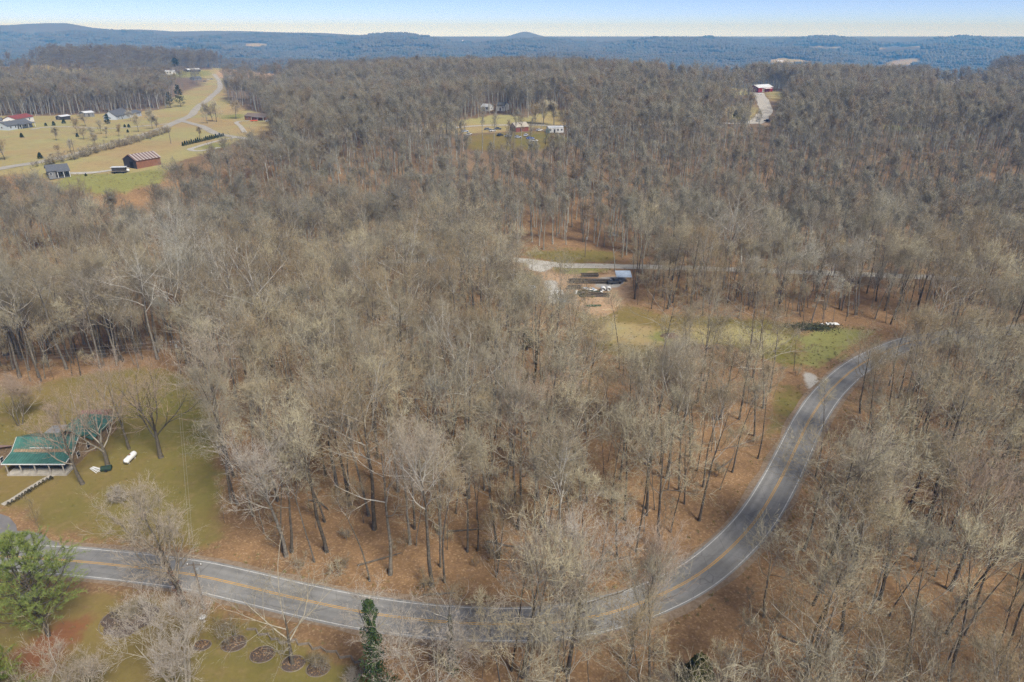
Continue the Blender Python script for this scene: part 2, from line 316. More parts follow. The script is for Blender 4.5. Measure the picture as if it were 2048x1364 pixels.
# ---------------------------------------------------------------- ground zones, as seen in the photograph, then laid on the ground
Z_LAWN = [[(-160,1020),(-200,900),(-140,775),(60,772),(180,748),(300,735),(375,755),(415,810),(436,900),(438,1000),(446,1060),(436,1106),(350,1092),(180,1072),(100,1060),(40,1010)],
          [(100,1178),(200,1180),(330,1205),(430,1225),(520,1255),(600,1290),(700,1330),(740,1364),(780,1440),(-260,1440),(-260,1160)],
          [(1565,770),(1618,775),(1590,850),(1545,905),(1540,860)],
          [(1020,500),(1230,500),(1232,527),(1100,524)], [(970,535),(1075,545),(1090,575),(1000,580)],
          [(940,270),(1100,262),(1150,280),(1090,300),(930,300)], [(1180,650),(1330,690),(1320,720),(1200,705)], [(1120,585),(1200,600),(1330,630),(1560,640),(1600,660),(1600,745),(1460,690),(1330,690),(1190,690)]]
Z_STRAW = [[(-150,238),(200,228),(330,218),(400,172),(415,142),(445,150),(450,200),(545,236),(542,262),(430,300),(330,332),(330,352),(100,362),(30,345),(-150,400)],
           [(-150,133),(120,137),(300,145),(420,139),(560,146),(560,158),(300,153),(100,149),(-150,148)],
           [(1060,232),(1130,215),(1150,250),(1110,262),(1060,256)], [(850,250),(1000,228),(1060,236),(1060,262),(850,270)],
           [(1180,650),(1230,640),(1330,660),(1440,650),(1560,662),(1590,700),(1460,684),(1330,690),(1200,690)],
           [(1450,215),(1510,205),(1515,240),(1460,245)], [(1530,180),(1580,185),(1590,200),(1540,205)],
           [(1850,158),(1960,155),(1990,172),(1880,176)], [(1720,140),(1790,117),(1860,118),(1800,134)], [(1530,118),(1600,118),(1640,126),(1540,127)],
           [(1330,174),(1510,180),(1500,190),(1330,186)], [(490,86),(540,87),(530,94),(480,94)], [(1620,90),(1690,92),(1690,96),(1610,95)], [(1750,93),(1860,94),(1850,98),(1740,98)],
           [(80,86),(110,85),(110,90),(84,90)], [(350,91),(385,92),(375,97),(345,96)]]
Z_GREEN = [[(100,376),(150,346),(250,348),(330,336),(335,362),(220,390)], [(1110,535),(1200,533),(1230,540),(1190,548),(1110,550)], [(1600,665),(1700,655),(1760,660),(1690,700),(1640,740),(1600,735)],
           [(330,143),(420,140),(425,152),(330,158)], [(450,228),(490,228),(486,238),(440,238)], [(1200,177),(1390,181),(1390,188),(1200,184)], [(1760,248),(1850,255),(1850,263),(1770,262)], [(400,290),(450,283),(450,296),(400,301)],
           [(1310,655),(1345,650),(1345,690),(1300,690)], [(530,128),(560,128),(600,134),(520,134)]]
Z_DIRT = [[(1070,535),(1110,548),(1240,545),(1262,560),(1255,600),(1230,625),(1190,640),(1150,620),(1100,590)], [(1165,640),(1185,640),(1190,690),(1170,690)], [(430,147),(580,150),(585,156),(440,158)], [(1180,600),(1240,590),(1220,625),(1190,630)], [(1520,247),(1560,247),(1550,254),(1515,252)]]
Z_GRAV = [[(1040,515),(1110,527),(1090,545),(1060,540)], [(1195,555),(1255,552),(1240,575),(1190,575)], [(1605,742),(1632,750),(1640,768),(1622,790),(1612,768)], [(40,1180),(75,1180),(70,1205),(40,1205)], [(1085,560),(1110,560),(1130,600),(1100,610)],
          [(1925,660),(1990,650),(2040,652),(2030,668),(1940,672)]]
Z_RED = [[(30,1300),(120,1235),(172,1215),(182,1250),(125,1320),(60,1370),(20,1370)], [(965,565),(1000,568),(1000,580),(962,580)], [(1000,1300),(1000,1290),(1010,1290)]]
ZW = {k: [GP(p) for p in z] for k, z in (('lawn', Z_LAWN), ('straw', Z_STRAW), ('green', Z_GREEN), ('dirt', Z_DIRT), ('grav', Z_GRAV), ('red', Z_RED))}
# views over open ground that no tree may stand in front of: (polygon in the photograph, share of trees refused)
VC = [(Z_LAWN[0], 1), (Z_LAWN[1], 1), ([(-100,1085),(380,1105),(730,1190),(735,1275),(560,1250),(380,1200),(-100,1170)], 1),
      (Z_STRAW[0], 1), (Z_GREEN[0], 1), (Z_STRAW[1], .85), (Z_GREEN[3], .9),
      ([(1040,500),(1230,500),(1235,528),(1110,527),(1040,520)], .93), ([(1060,528),(1240,532),(1262,560),(1255,600),(1235,625),(1190,640),(1165,600),(1110,580)], .9),
      ([(1190,640),(1330,645),(1500,648),(1600,645),(1720,655),(1830,652),(1830,668),(1720,700),(1640,756),(1604,730),(1592,690),(1460,686),(1330,692),(1200,692)], .93),
      ([(1490,1050),(1545,930),(1600,815),(1690,712),(1800,680),(1850,670),(1940,662),(1945,674),(1850,690),(1770,715),(1690,790),(1640,880),(1590,960),(1540,1050)], .9),
      ([(730,1195),(1000,1220),(1200,1205),(1220,1262),(1100,1282),(900,1282),(730,1275)], .4), ([(1200,1205),(1320,1160),(1440,1080),(1530,960),(1600,1005),(1520,1125),(1400,1235),(1220,1300)], .93),
      ([(1090,240),(1130,240),(1130,268),(1088,268)], 1), ([(1030,244),(1056,244),(1056,258),(1030,258)], 1), ([(930,255),(1085,258),(1080,290),(900,285)], .75),
      ([(1060,222),(1130,222),(1130,245),(1070,245)], .9), ([(955,208),(1000,206),(1000,224),(955,224)], .7),
      ([(1508,181),(1560,181),(1575,195),(1545,240),(1500,250),(1508,190)], .97), ([(1450,212),(1512,205),(1520,245),(1450,245)], .7), (Z_STRAW[6], .6), (Z_STRAW[7], .9), (Z_STRAW[8], 1), (Z_STRAW[9], .9), (Z_STRAW[10], .75), (Z_GREEN[5], .85), (Z_GREEN[6], .7),
      (Z_STRAW[11], 1), (Z_STRAW[12], 1), (Z_STRAW[13], 1), (Z_STRAW[14], 1), (Z_STRAW[15], 1), ([(440,145),(580,146),(585,158),(440,160)], .9),
      ([(1240,530),(1430,534),(1740,546),(1740,553),(1430,542),(1240,539)], .6), ([(120,1240),(300,1240),(300,1420),(-100,1420),(-100,1240)], 1)]
def zone(polys, x, y, soft=2.0):
    out = np.zeros(x.shape)
    for P in polys:
        lo, hi = P[:, :2].min(0)-9, P[:, :2].max(0)+9; k = (x > lo[0]) & (x < hi[0]) & (y > lo[1]) & (y < hi[1])
        if not k.any(): continue
        xx, yy = x[k], y[k]; a = np.zeros(xx.shape); s = soft*(1+yy/220)
        for dx, dy in ((0, 0), (1, 0), (-1, 0), (0, 1), (0, -1), (.7, .7), (-.7, -.7), (.7, -.7), (-.7, .7)): a += inside(P, xx+dx*s, yy+dy*s)
        out[k] = np.maximum(out[k], a/9)
    return out
def axis_vals(fine0, fine1, step, g, end):
    v = list(np.arange(fine0, fine1, step)); s = step
    while v[-1] < end: s *= g; v.append(v[-1]+s)
    return v
px_ = axis_vals(0, 130, 1.3, 1.045, 9000); XS = np.array([-a for a in px_[:0:-1]]+px_); YS = np.array([-400,-200,-100,-40,-10,10,25]+axis_vals(34, 190, 1.3, 1.018, 9000))
GX, GY = np.meshgrid(XS, YS); gx, gy = GX.ravel(), GY.ravel(); gz = hz(gx, gy)
nx, ny = len(XS), len(YS); q = np.arange(nx*ny).reshape(ny, nx)
quads = np.stack([q[:-1, :-1], q[:-1, 1:], q[1:, 1:], q[1:, :-1]], -1).reshape(-1, 4)
def ground_mat():
    m = bpy.data.materials.new('ground'); m.use_nodes = True; nt = m.node_tree; b = nt.nodes['Principled BSDF']; b.inputs['Roughness'].default_value = .95; b.inputs['Specular IOR Level'].default_value = .1
    N, L = nt.nodes.new, nt.links.new
    geo = N('ShaderNodeNewGeometry')
    def noise(sc, det=4, ro=.6):
        n = N('ShaderNodeTexNoise'); n.inputs['Scale'].default_value = sc; n.inputs['Detail'].default_value = det; n.inputs['Roughness'].default_value = ro; L(geo.outputs['Position'], n.inputs['Vector']); return n.outputs[0]
    def ramp(f, *st):
        r = N('ShaderNodeValToRGB'); e = r.color_ramp.elements
        while len(e) < len(st): e.new(.5)
        for i, (p, c) in enumerate(st): e[i].position = p; e[i].color = (*c, 1)
        L(f, r.inputs[0]); return r.outputs[0]
    def mix(f, a, c, t='MIX'):
        x = N('ShaderNodeMix'); x.data_type = 'RGBA'; x.blend_type = t
        if isinstance(f, float): x.inputs[0].default_value = f
        else: L(f, x.inputs[0])
        L(a, x.inputs[6]); L(c, x.inputs[7]); return x.outputs[2]
    def edge(f, nz, k=.55):                            # roughen a zone's border
        a = N('ShaderNodeMath'); a.operation = 'MULTIPLY_ADD'; L(nz, a.inputs[0]); a.inputs[1].default_value = k; L(f, a.inputs[2])
        r = N('ShaderNodeMapRange'); r.interpolation_type = 'SMOOTHSTEP'; r.inputs[1].default_value = .5+k*.5-.25; r.inputs[2].default_value = .5+k*.5+.25; L(a.outputs[0], r.inputs[0]); return r.outputs[0]
    fine = noise(1.1, 8, .75); patchy = noise(.35, 6, .7); mid = noise(.12, 5); big = noise(.02, 4); tiny = noise(4.5, 4, .7)
    vo = N('ShaderNodeTexVoronoi'); vo.inputs['Scale'].default_value = 4.0; L(geo.outputs['Position'], vo.inputs['Vector'])
    sepv = N('ShaderNodeSeparateColor'); L(vo.outputs['Color'], sepv.inputs[0])
    litter = mix(.5, ramp(fine, (.3, (.115,.064,.032)), (.5, (.235,.138,.068)), (.72, (.42,.275,.15))), ramp(sepv.outputs[0], (.0, (.10,.056,.028)), (.5, (.22,.125,.06)), (.85, (.36,.22,.11)), (1., (.62,.46,.29))))
    litter = mix(.45, litter, ramp(mid, (.3, (.12,.078,.046)), (.7, (.37,.23,.12))))
    lawn = mix(.5, ramp(mid, (.28, (.19,.125,.045)), (.5, (.165,.135,.036)), (.72, (.11,.11,.027))), ramp(fine, (.3, (.095,.07,.025)), (.7, (.25,.19,.065))))
    lawn = mix(.45, lawn, ramp(big, (.38, (.25,.18,.07)), (.62, (.125,.14,.032))))
    lp = N('ShaderNodeMapRange'); lp.inputs[1].default_value = .5; lp.inputs[2].default_value = .72; lp.inputs[3].default_value = 0.; lp.inputs[4].default_value = .6; L(patchy, lp.inputs[0]); lawn = mix(lp.outputs[0], lawn, ramp(fine, (.3, (.16,.10,.05)), (.7, (.33,.235,.125))))
    straw = mix(.5, ramp(mid, (.3, (.30,.22,.10)), (.7, (.44,.35,.175))), ramp(fine, (.3, (.27,.195,.085)), (.7, (.45,.36,.18))))
    straw = mix(.5, straw, ramp(big, (.4, (.34,.24,.12)), (.6, (.29,.30,.125))))
    straw = mix(lp.outputs[0], straw, ramp(big, (.4, (.24,.16,.075)), (.6, (.22,.215,.075))))
    green = mix(.5, ramp(mid, (.3, (.19,.185,.055)), (.7, (.25,.26,.085))), ramp(fine, (.3, (.13,.12,.04)), (.7, (.32,.295,.115))))
    dirt = mix(.5, ramp(mid, (.3, (.36,.21,.11)), (.7, (.46,.33,.21))), ramp(fine, (.3, (.30,.18,.10)), (.7, (.50,.37,.25))))
    grav = mix(.5, ramp(fine, (.3, (.34,.32,.28)), (.7, (.52,.49,.44))), ramp(tiny, (.3, (.36,.33,.29)), (.7, (.55,.52,.47))))
    red = mix(.5, ramp(fine, (.3, (.14,.06,.03)), (.7, (.29,.125,.06))), ramp(mid, (.3, (.17,.085,.045)), (.7, (.25,.11,.05))))
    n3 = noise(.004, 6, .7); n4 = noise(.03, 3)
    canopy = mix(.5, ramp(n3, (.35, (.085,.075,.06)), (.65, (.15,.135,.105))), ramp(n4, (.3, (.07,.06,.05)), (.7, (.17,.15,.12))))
    a1 = N('ShaderNodeVertexColor'); a1.layer_name = 'zone_a'; s1 = N('ShaderNodeSeparateColor'); L(a1.outputs[0], s1.inputs[0])
    a2 = N('ShaderNodeVertexColor'); a2.layer_name = 'zone_b'; s2 = N('ShaderNodeSeparateColor'); L(a2.outputs[0], s2.inputs[0])
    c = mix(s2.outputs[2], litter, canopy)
    em = N('ShaderNodeMath'); em.operation = 'ADD'; L(mid, em.inputs[0]); L(patchy, em.inputs[1]); eh = N('ShaderNodeMath'); eh.operation = 'MULTIPLY'; L(em.outputs[0], eh.inputs[0]); eh.inputs[1].default_value = .5; eh = eh.outputs[0]
    c = mix(edge(s1.outputs[0], eh, 2.2), c, lawn); c = mix(edge(s1.outputs[1], eh, 1.6), c, straw); c = mix(edge(s1.outputs[2], eh, 1.8), c, green)
    c = mix(edge(s2.outputs[0], eh, 1.8), c, dirt); c = mix(edge(s2.outputs[1], eh, 1.2), c, grav); c = mix(edge(a2.outputs[1], eh, 1.8), c, red)
    L(c, b.inputs['Base Color'])
    bp = N('ShaderNodeBump'); bp.inputs['Strength'].default_value = .6; bp.inputs['Distance'].default_value = .12; L(fine, bp.inputs['Height']); L(bp.outputs[0], b.inputs['Normal'])
    return m
me = mesh_tris('ground', np.stack([gx, gy, gz], -1), quads, [ground_mat()], smooth=True)
za = np.stack([zone(ZW['lawn'], gx, gy), zone(ZW['straw'], gx, gy), zone(ZW['green'], gx, gy), np.ones(len(gx))], -1)
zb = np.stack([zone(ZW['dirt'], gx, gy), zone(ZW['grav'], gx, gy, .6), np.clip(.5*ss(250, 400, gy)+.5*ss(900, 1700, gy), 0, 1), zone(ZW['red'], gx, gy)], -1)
for nm, arr in (('zone_a', za), ('zone_b', zb)):
    at = me.color_attributes.new(nm, 'FLOAT_COLOR', 'POINT'); at.data.foreach_set('color', arr.astype(np.float32).ravel())
tag(link('ground', me), 'leaf littered rolling ground with lawns and dry fields', None, None, 'structure')
def strip_mesh(L, offs, lift, name, mats, mi=None, jag=0.):
    P = L[:, :2]; d = np.gradient(P, axis=0); d /= np.maximum(np.linalg.norm(d, axis=1, keepdims=True), 1e-9); nrmv = np.stack([-d[:, 1], d[:, 0]], -1)
    V = []
    for o in offs:
        j = jag*np.interp(np.arange(len(P)), np.arange(0, len(P)+9, 3), RNG.normal(0, 1, len(np.arange(0, len(P)+9, 3)))) if abs(o) == max(map(abs, offs)) else 0
        q = P+nrmv*(np.asarray(o+np.sign(o)*j)[..., None] if jag else o); V.append(np.concatenate([q, (hz(q[:, 0], q[:, 1])+lift)[:, None]], 1))
    V = np.stack(V, 1); n, k = V.shape[:2]; i = np.arange(n*k).reshape(n, k)
    Q = np.stack([i[:-1, 1:], i[:-1, :-1], i[1:, :-1], i[1:, 1:]], -1).reshape(-1, 4)
    return mesh_tris(name, V.reshape(-1, 3), Q, mats)
def asphalt():
    m = bpy.data.materials.new('asphalt'); m.use_nodes = True; nt = m.node_tree; b = nt.nodes['Principled BSDF']; b.inputs['Roughness'].default_value = .85; N, L = nt.nodes.new, nt.links.new
    at = N('ShaderNodeAttribute'); at.attribute_name = 'across'; geo = N('ShaderNodeNewGeometry'); sp_ = N('ShaderNodeSeparateXYZ'); L(at.outputs['Vector'], sp_.inputs[0])
    def nz(vec, sc, det, ro=.65):
        n = N('ShaderNodeTexNoise'); n.inputs['Scale'].default_value = sc; n.inputs['Detail'].default_value = det; n.inputs['Roughness'].default_value = ro; L(vec, n.inputs['Vector']); return n.outputs[0]
    def rp(f, *st):
        r = N('ShaderNodeValToRGB'); e = r.color_ramp.elements
        while len(e) < len(st): e.new(.5)
        for i, (p, c) in enumerate(st): e[i].position = p; e[i].color = (c*1.3 if c < .5 else c, c*1.26 if c < .5 else c, c*1.19 if c < .5 else c, 1)
        L(f, r.inputs[0]); return r.outputs[0]
    def mul(a, c):
        x = N('ShaderNodeMix'); x.data_type = 'RGBA'; x.blend_type = 'MULTIPLY'; x.inputs[0].default_value = 1; L(a, x.inputs[6]); L(c, x.inputs[7]); return x.outputs[2]
    mp = N('ShaderNodeMapping'); mp.inputs['Scale'].default_value = (1.4, .09, 1); L(at.outputs['Vector'], mp.inputs[0])
    ab = N('ShaderNodeMath'); ab.operation = 'ABSOLUTE'; L(sp_.outputs[0], ab.inputs[0]); dv = N('ShaderNodeMath'); dv.operation = 'DIVIDE'; L(ab.outputs[0], dv.inputs[0]); dv.inputs[1].default_value = 3.4
    c = mul(rp(nz(geo.outputs['Position'], .16, 7, .7), (.3, .135), (.5, .185), (.7, .235)), rp(nz(mp.outputs[0], 1., 6, .7), (.3, .82), (.55, 1.), (.75, 1.08)))
    c = mul(c, rp(dv.outputs[0], (.0, 1.03), (.12, .97), (.24, .89), (.38, .98), (.52, 1.03), (.66, .89), (.80, .98), (1., 1.12)))
    vo = N('ShaderNodeTexVoronoi'); vo.feature = 'DISTANCE_TO_EDGE'; vo.inputs['Scale'].default_value = .22; L(geo.outputs['Position'], vo.inputs['Vector'])
    c = mul(c, rp(vo.outputs['Distance'], (.0, .72), (.006, .8), (.012, 1.)))
    L(c, b.inputs['Base Color']); return m
M_ASPHR = asphalt()
M_ASPH = mat('asphalt_plain', (.215,.205,.20), col2=(.15,.14,.14), scale=.35, detail=8, coords='Object', contrast=(.3, .7), bump=.15)
M_ASPH2 = mat('pale_asphalt', (.40,.37,.32), col2=(.29,.265,.225), scale=.2, detail=6)
M_GRAVR = mat('pale_gravel', (.46,.43,.38), col2=(.34,.31,.265), scale=.5, detail=8)
M_SHOUL = mat('gravel_shoulder', (.29,.22,.155), col2=(.19,.13,.08), scale=1.5, detail=8)
M_YEL = mat('yellow_marking', (.62,.34,.055), col2=(.44,.27,.08), scale=1.5, detail=6, contrast=(.25, .55)); M_WHT = mat('white_marking', (.56,.55,.53), col2=(.30,.295,.285), scale=1.2, detail=6, contrast=(.25, .55))
ROFF = (-3.25, -1.6, 0, 1.6, 3.25)
road = link('road', strip_mesh(ROAD, ROFF, .075, 'road', [M_ASPHR], jag=.06)); al = np.concatenate([[0], np.cumsum(np.linalg.norm(np.diff(ROAD[:, :2], axis=0), axis=1))]); av = road.data.attributes.new('across', 'FLOAT_VECTOR', 'POINT'); av.data.foreach_set('vector', np.stack([np.tile(ROFF, len(al)), np.repeat(al, 5), np.zeros(5*len(al))], -1).astype(np.float32).ravel())
tag(road, 'grey two lane asphalt road curving round the wood', None, None, 'structure')
sh = link('road_shoulder', strip_mesh(ROAD, (-4.1, -3.0, 3.0, 4.1), .045, 'road_shoulder', [M_SHOUL], jag=.25)); tag(sh, 'narrow gravel shoulder along the asphalt road', None, None, 'structure')
for nm, o0, o1, mm in (('yellow_line', -.19, -.08, M_YEL), ('yellow_line', .08, .19, M_YEL), ('white_line', -2.93, -2.80, M_WHT), ('white_line', 2.80, 2.93, M_WHT)):
    link(nm, strip_mesh(ROAD, (o0, o1), .083, nm, [mm]), road)
for nm, L, wd, mm, lb in (('gravel_road', GRAVEL, 2.6, M_GRAVR, 'pale gravel road crossing behind the log yard'), ('far_road', FROAD, 3.3, M_ASPH2, 'pale country road climbing past the dry fields'), ('side_road', FROAD2, 2.7, M_ASPH2, 'side road branching off the far country road'),
        ('field_drive', DRIVE3, 1.6, M_GRAVR, 'thin gravel drive along the dry field'), ('house_drive', DRIVE4, 1.5, M_GRAVR, 'short gravel drive to the brick ranch house'), ('loop_drive', DRIVE5, 1.5, M_GRAVR, 'looping gravel drive below the row of small evergreens'),
        ('barn_drive', DRIVE6, 1.7, M_GRAVR, 'gravel drive from the grey house to the brick barn'), ('red_barn_drive', BARN_DRIVE, 5., M_GRAVR, 'pale gravel drive up to the red barn'), ('lane', CROAD, 2.2, M_GRAVR, 'lane through the wooded homestead')):
    tag(link(nm, strip_mesh(L, (-wd, -wd*.5, 0, wd*.5, wd), .12 if L is not GRAVEL else .08, nm, [mm], jag=wd*.06)), lb, None, None, 'structure')
def patch(name, pts, m, lift, label):
    W = GP(pts)[:, :2]; c = W.mean(0); R = [c+(p-c)*f for f in (0, .5, 1.) for p in W]; V = [(a, b, float(hz(a, b))+lift) for a, b in R]; n = len(W); fs = []
    for k in (0, 1):
        for i in range(n): fs.append((k*n+i, k*n+(i+1) % n, (k+1)*n+(i+1) % n, (k+1)*n+i))
    mb = MB(); mb.add(V, [tuple(reversed(f)) if False else f for f in fs[n:]]+[tuple(range(n, 2*n))]); return tag(mb.build(name, m), label, None, None, 'structure')
patch('driveway', [(-70,1030),(-20,1026),(0,1028),(18,1034),(32,1050),(34,1062),(52,1063),(75,1066),(92,1072),(100,1081),(118,1086),(120,1094),(60,1092),(0,1089),(-70,1084)], M_ASPH, .06, 'asphalt driveway mouth beside the house lawn')
# haze: the air between here and the far ridges
hb = MB(); zlo = gz.min()-1; zhi = gz.max()+25; hb.box((0, (YS[0]+YS[-1])/2, (zlo+zhi)/2), (XS[-1]*2+200, YS[-1]-YS[0]+200, zhi-zlo)); hm = bpy.data.materials.new('haze'); hm.use_nodes = True; hn = hm.node_tree
hn.nodes.remove(hn.nodes['Principled BSDF']); pv = hn.nodes.new('ShaderNodeVolumePrincipled'); pv.inputs['Color'].default_value = (.15, .47, 1, 1); pv.inputs['Absorption Color'].default_value = (1, 1, 1, 1); pv.inputs['Density'].default_value = 2.15e-4; pv.inputs['Anisotropy'].default_value = 0.
hn.links.new(pv.outputs[0], hn.nodes['Material Output'].inputs['Volume'])
tag(hb.build('haze', hm), 'thin blue haze over the far hills', None, None, 'stuff')

# ---------------------------------------------------------------- the woods
def refused(p, h, rng):
    """True where a tree of height h at p would stand on or hide open ground"""
    n = len(p); bad = np.zeros(n, bool); luck = rng.random(n)
    for fr in (0., .3, .6, .88):
        X = p.copy(); X[:, 2] += h*fr; u, v, d = project(X)
        for poly, share in VC:
            c = np.asarray(poly); k = (u > c[:, 0].min()) & (u < c[:, 0].max()) & (v > c[:, 1].min()) & (v < c[:, 1].max())
            if k.any(): bad[k] |= inside(c, u[k], v[k]) & (luck[k] < share)
    for L, b in ((ROAD, 5.2), (GRAVEL, 4.2)): bad |= (p[:, 1] < 330) & (dist_line(L, p[:, 0], p[:, 1]) < b)
    for L, b in ((FROAD, 5), (FROAD2, 5), (CROAD, 4), (BARN_DRIVE, 8)): bad |= (p[:, 1] > 250) & (dist_line(L, p[:, 0], p[:, 1]) < b)
    for k in ('lawn', 'straw', 'green', 'dirt', 'grav'): bad |= zone(ZW[k], p[:, 0], p[:, 1]) > .5
    return bad
def jitter_grid(y0, y1, sp, half, rng, xlim=1e9):
    ys = np.arange(y0, y1, sp); out = []
    for y in ys:
        hw = min(half(y), xlim); xs = np.arange(-hw, hw, sp); out.append(np.stack([xs, np.full(len(xs), y)], -1))
    P = np.concatenate(out)+rng.uniform(-.46, .46, (sum(map(len, out)), 2))*sp; return P
rng = np.random.default_rng(5)
half = lambda y: 46+y*.86
NV = 12
SPEC = []
for i in range(NV):
    r = np.random.default_rng(100+i); Ht = [25, 27, 23, 28, 21, 24, 26, 22, 19, 25, 27, 20][i]
    SPEC.append(dict(seed=200+i, H=Ht, cb=[.57, .63, .5, .67, .47, .56, .65, .5, .44, .6, .54, .52][i], spread=[.17, .14, .20, .15, .23, .19, .13, .21, .2, .16, .22, .18][i], r0=[.27, .25, .24, .31, .23, .22, .22, .28, .17, .25, .33, .18][i],
        ang=[.75, .6, .95, .7, 1.0, .8, .55, .9, .75, .65, .9, .7][i], up=[.10, .14, .07, .09, .05, .12, .16, .08, .12, .13, .06, .1][i], wig=[.13, .1, .17, .14, .2, .12, .1, .18, .12, .11, .2, .15][i], lean=.05, n=(9, 5, 5, 4, 2), tl=1.05, tw=.0185))
for i in range(4): SPEC.append(dict(seed=260+i, H=[21, 18, 24, 15][i], cb=[.68, .6, .72, .5][i], spread=[.085, .1, .075, .12][i], r0=[.14, .11, .17, .09][i], ang=.6, up=.14, wig=.13, lean=.06, curve=.035, n=(7, 4, 4, 4, 2), tl=.9, tw=.0175))
NVA = len(SPEC)
NEAR = [tree_meshes('bare_tree_%02d' % i, **k) for i, k in enumerate(SPEC)]
C0 = collection('wood_tree', [joined_tree('wood_tree_%02d' % i, **k) for i, k in enumerate(SPEC)])
MIDSPEC = [dict(k, n=(11, 5, 5, 5, 0), tw=.025, tl=1.4, seed=k['seed']+50, spread=k['spread']*.86, cb=min(.62, k['cb']), ang=k['ang']*.72, up=k['up']+.05, r0=k['r0']*1.1) for k in SPEC[:9]]
MIDSPEC += [dict(seed=330+i, H=[24, 26, 22, 25][i], cb=[.58, .64, .52, .6][i], spread=[.10, .085, .12, .09][i], r0=[.27, .3, .24, .3][i], ang=.5, up=.16, wig=.12, lean=.02, n=(9, 5, 4, 4, 0), tw=.025, tl=1.2) for i in range(4)]
C1 = collection('hill_tree', [joined_tree('hill_tree_%02d' % i, mats=(M_HILLLB, M_HILLLB, M_HILLTW), **k) for i, k in enumerate(MIDSPEC)])
FARSPEC = [dict(k, n=(10, 5, 4, 2, 0), tw=.05, tl=1.8, fl=1.0, spread=k['spread']*.95, seed=k['seed']+90, r0=k['r0']*1.1) for k in SPEC[:7]]
FARM = [joined_tree('far_tree_%02d' % i, mats=(M_FARW,)*3, **k) for i, k in enumerate(FARSPEC)]
C2 = collection('far_tree', FARM)
# near woods
P = jitter_grid(34, 225, 6.6, half, rng); P = np.concatenate([P, np.zeros((len(P), 1))], 1); P[:, 2] = hz(P[:, 0], P[:, 1])

def clump(p, s=.035, ph=0.): return .5+.25*(np.sin(p[:, 0]*s+ph+1.7*np.sin(p[:, 1]*s*.7))+np.sin(p[:, 1]*s*1.3+2+ph+1.3*np.sin(p[:, 0]*s*.9)))
P = P[rng.random(len(P)) < .62+.5*clump(P)]; low = (P[:, 1] < 73) & (P[:, 0] < 30); P = P[~low | (rng.random(len(P)) < .6)]; vi = rng.integers(0, NV, len(P)); pole_ = jitter_grid(34, 225, 6.4, half, rng); pole_ = pole_[rng.random(len(pole_)) < .8]; pole_ = np.concatenate([pole_, hz(pole_[:, 0], pole_[:, 1])[:, None]], 1); P = np.concatenate([P, pole_]); vi = np.concatenate([vi, rng.integers(NV, NVA, len(pole_))]); sc = np.where(rng.random(len(P)) < .22, rng.uniform(.5, .75, len(P)), rng.uniform(.8, 1.15, len(P))); hh = np.array([k['H'] for k in SPEC])[vi]*sc
ok = ~refused(P, hh, rng); P, vi, sc, hh = P[ok], vi[ok], sc[ok], hh[ok]
ut, vt, _ = project(P+np.stack([0*hh, 0*hh, hh*.75], -1)); ub, vb, db = project(P)
# a gap in the first row below the road, where the photograph looks straight onto it
gap = (P[:, 1] < 74) & (ut > 300) & (ut < 960); P, vi, sc, hh, ut, vt, ub, vb, db = [a[~gap] for a in (P, vi, sc, hh, ut, vt, ub, vb, db)]
bl = GP([(1245, 556), (1840, 566), (1850, 640), (1600, 640), (1250, 632)]); lo_, hi_ = bl[:, :2].min(0), bl[:, :2].max(0); bq = np.stack(np.meshgrid(np.arange(lo_[0], hi_[0], 7.0), np.arange(lo_[1], hi_[1], 7.0)), -1).reshape(-1, 2); bq = bq+rng.uniform(-3, 3, bq.shape); bq = bq[inside(bl, bq[:, 0], bq[:, 1]) & (dist_line(GRAVEL, bq[:, 0], bq[:, 1]) > 4.5)]
P = np.concatenate([P, np.concatenate([bq, hz(bq[:, 0], bq[:, 1])[:, None]], 1)]); vi = np.concatenate([vi, rng.integers(0, NVA, len(bq))]); sc = np.concatenate([sc, rng.uniform(.55, .8, len(bq))]); hh = np.array([k['H'] for k in SPEC])[vi]*sc   # the tree belt before the gravel road
rv = GP([(-60, 655), (330, 645), (350, 700), (240, 728), (60, 758), (-60, 772)]); lo_, hi_ = rv[:, :2].min(0), rv[:, :2].max(0); bq = np.stack(np.meshgrid(np.arange(lo_[0], hi_[0], 7.5), np.arange(lo_[1], hi_[1], 7.5)), -1).reshape(-1, 2); bq = bq+rng.uniform(-3, 3, bq.shape); bq = bq[inside(rv, bq[:, 0], bq[:, 1])]
P = np.concatenate([P, np.concatenate([bq, hz(bq[:, 0], bq[:, 1])[:, None]], 1)]); vi = np.concatenate([vi, rng.integers(0, NVA, len(bq))]); sc = np.concatenate([sc, rng.uniform(.8, 1.05, len(bq))]); hh = np.array([k['H'] for k in SPEC])[vi]*sc   # trees of the ravine behind the house lawn
ut, vt, _ = project(P+np.stack([0*hh, 0*hh, hh*.75], -1)); ub, vb, db = project(P)
seen = (ut > -20) & (ut < 2068) & (vt > 0) & (vt < 1340)
order = np.argsort(np.where(seen, np.hypot(P[:, 0], P[:, 1]), 1e9)); N_IND = 290
ind, rest = order[:N_IND], order[N_IND:]
rl = ROAD[:, :2]
def zone_of(p):
    j = np.argmin(np.hypot(rl[:, 0]-p[0], rl[:, 1]-p[1])); t = rl[min(j+2, len(rl)-1)]-rl[max(j-2, 0)]; v = p[:2]-rl[j]
    side = t[0]*v[1]-t[1]*v[0]
    if side > 0:
        if np.hypot(*v) < 15: return 'front'
        if p[0] < -34 and p[1] < 135: return 'lawn'
        return 'back' if p[1] > 138 else 'in'
    return 'below' if p[0] < 22 else ('verge' if np.hypot(*v) < 15 else 'right')
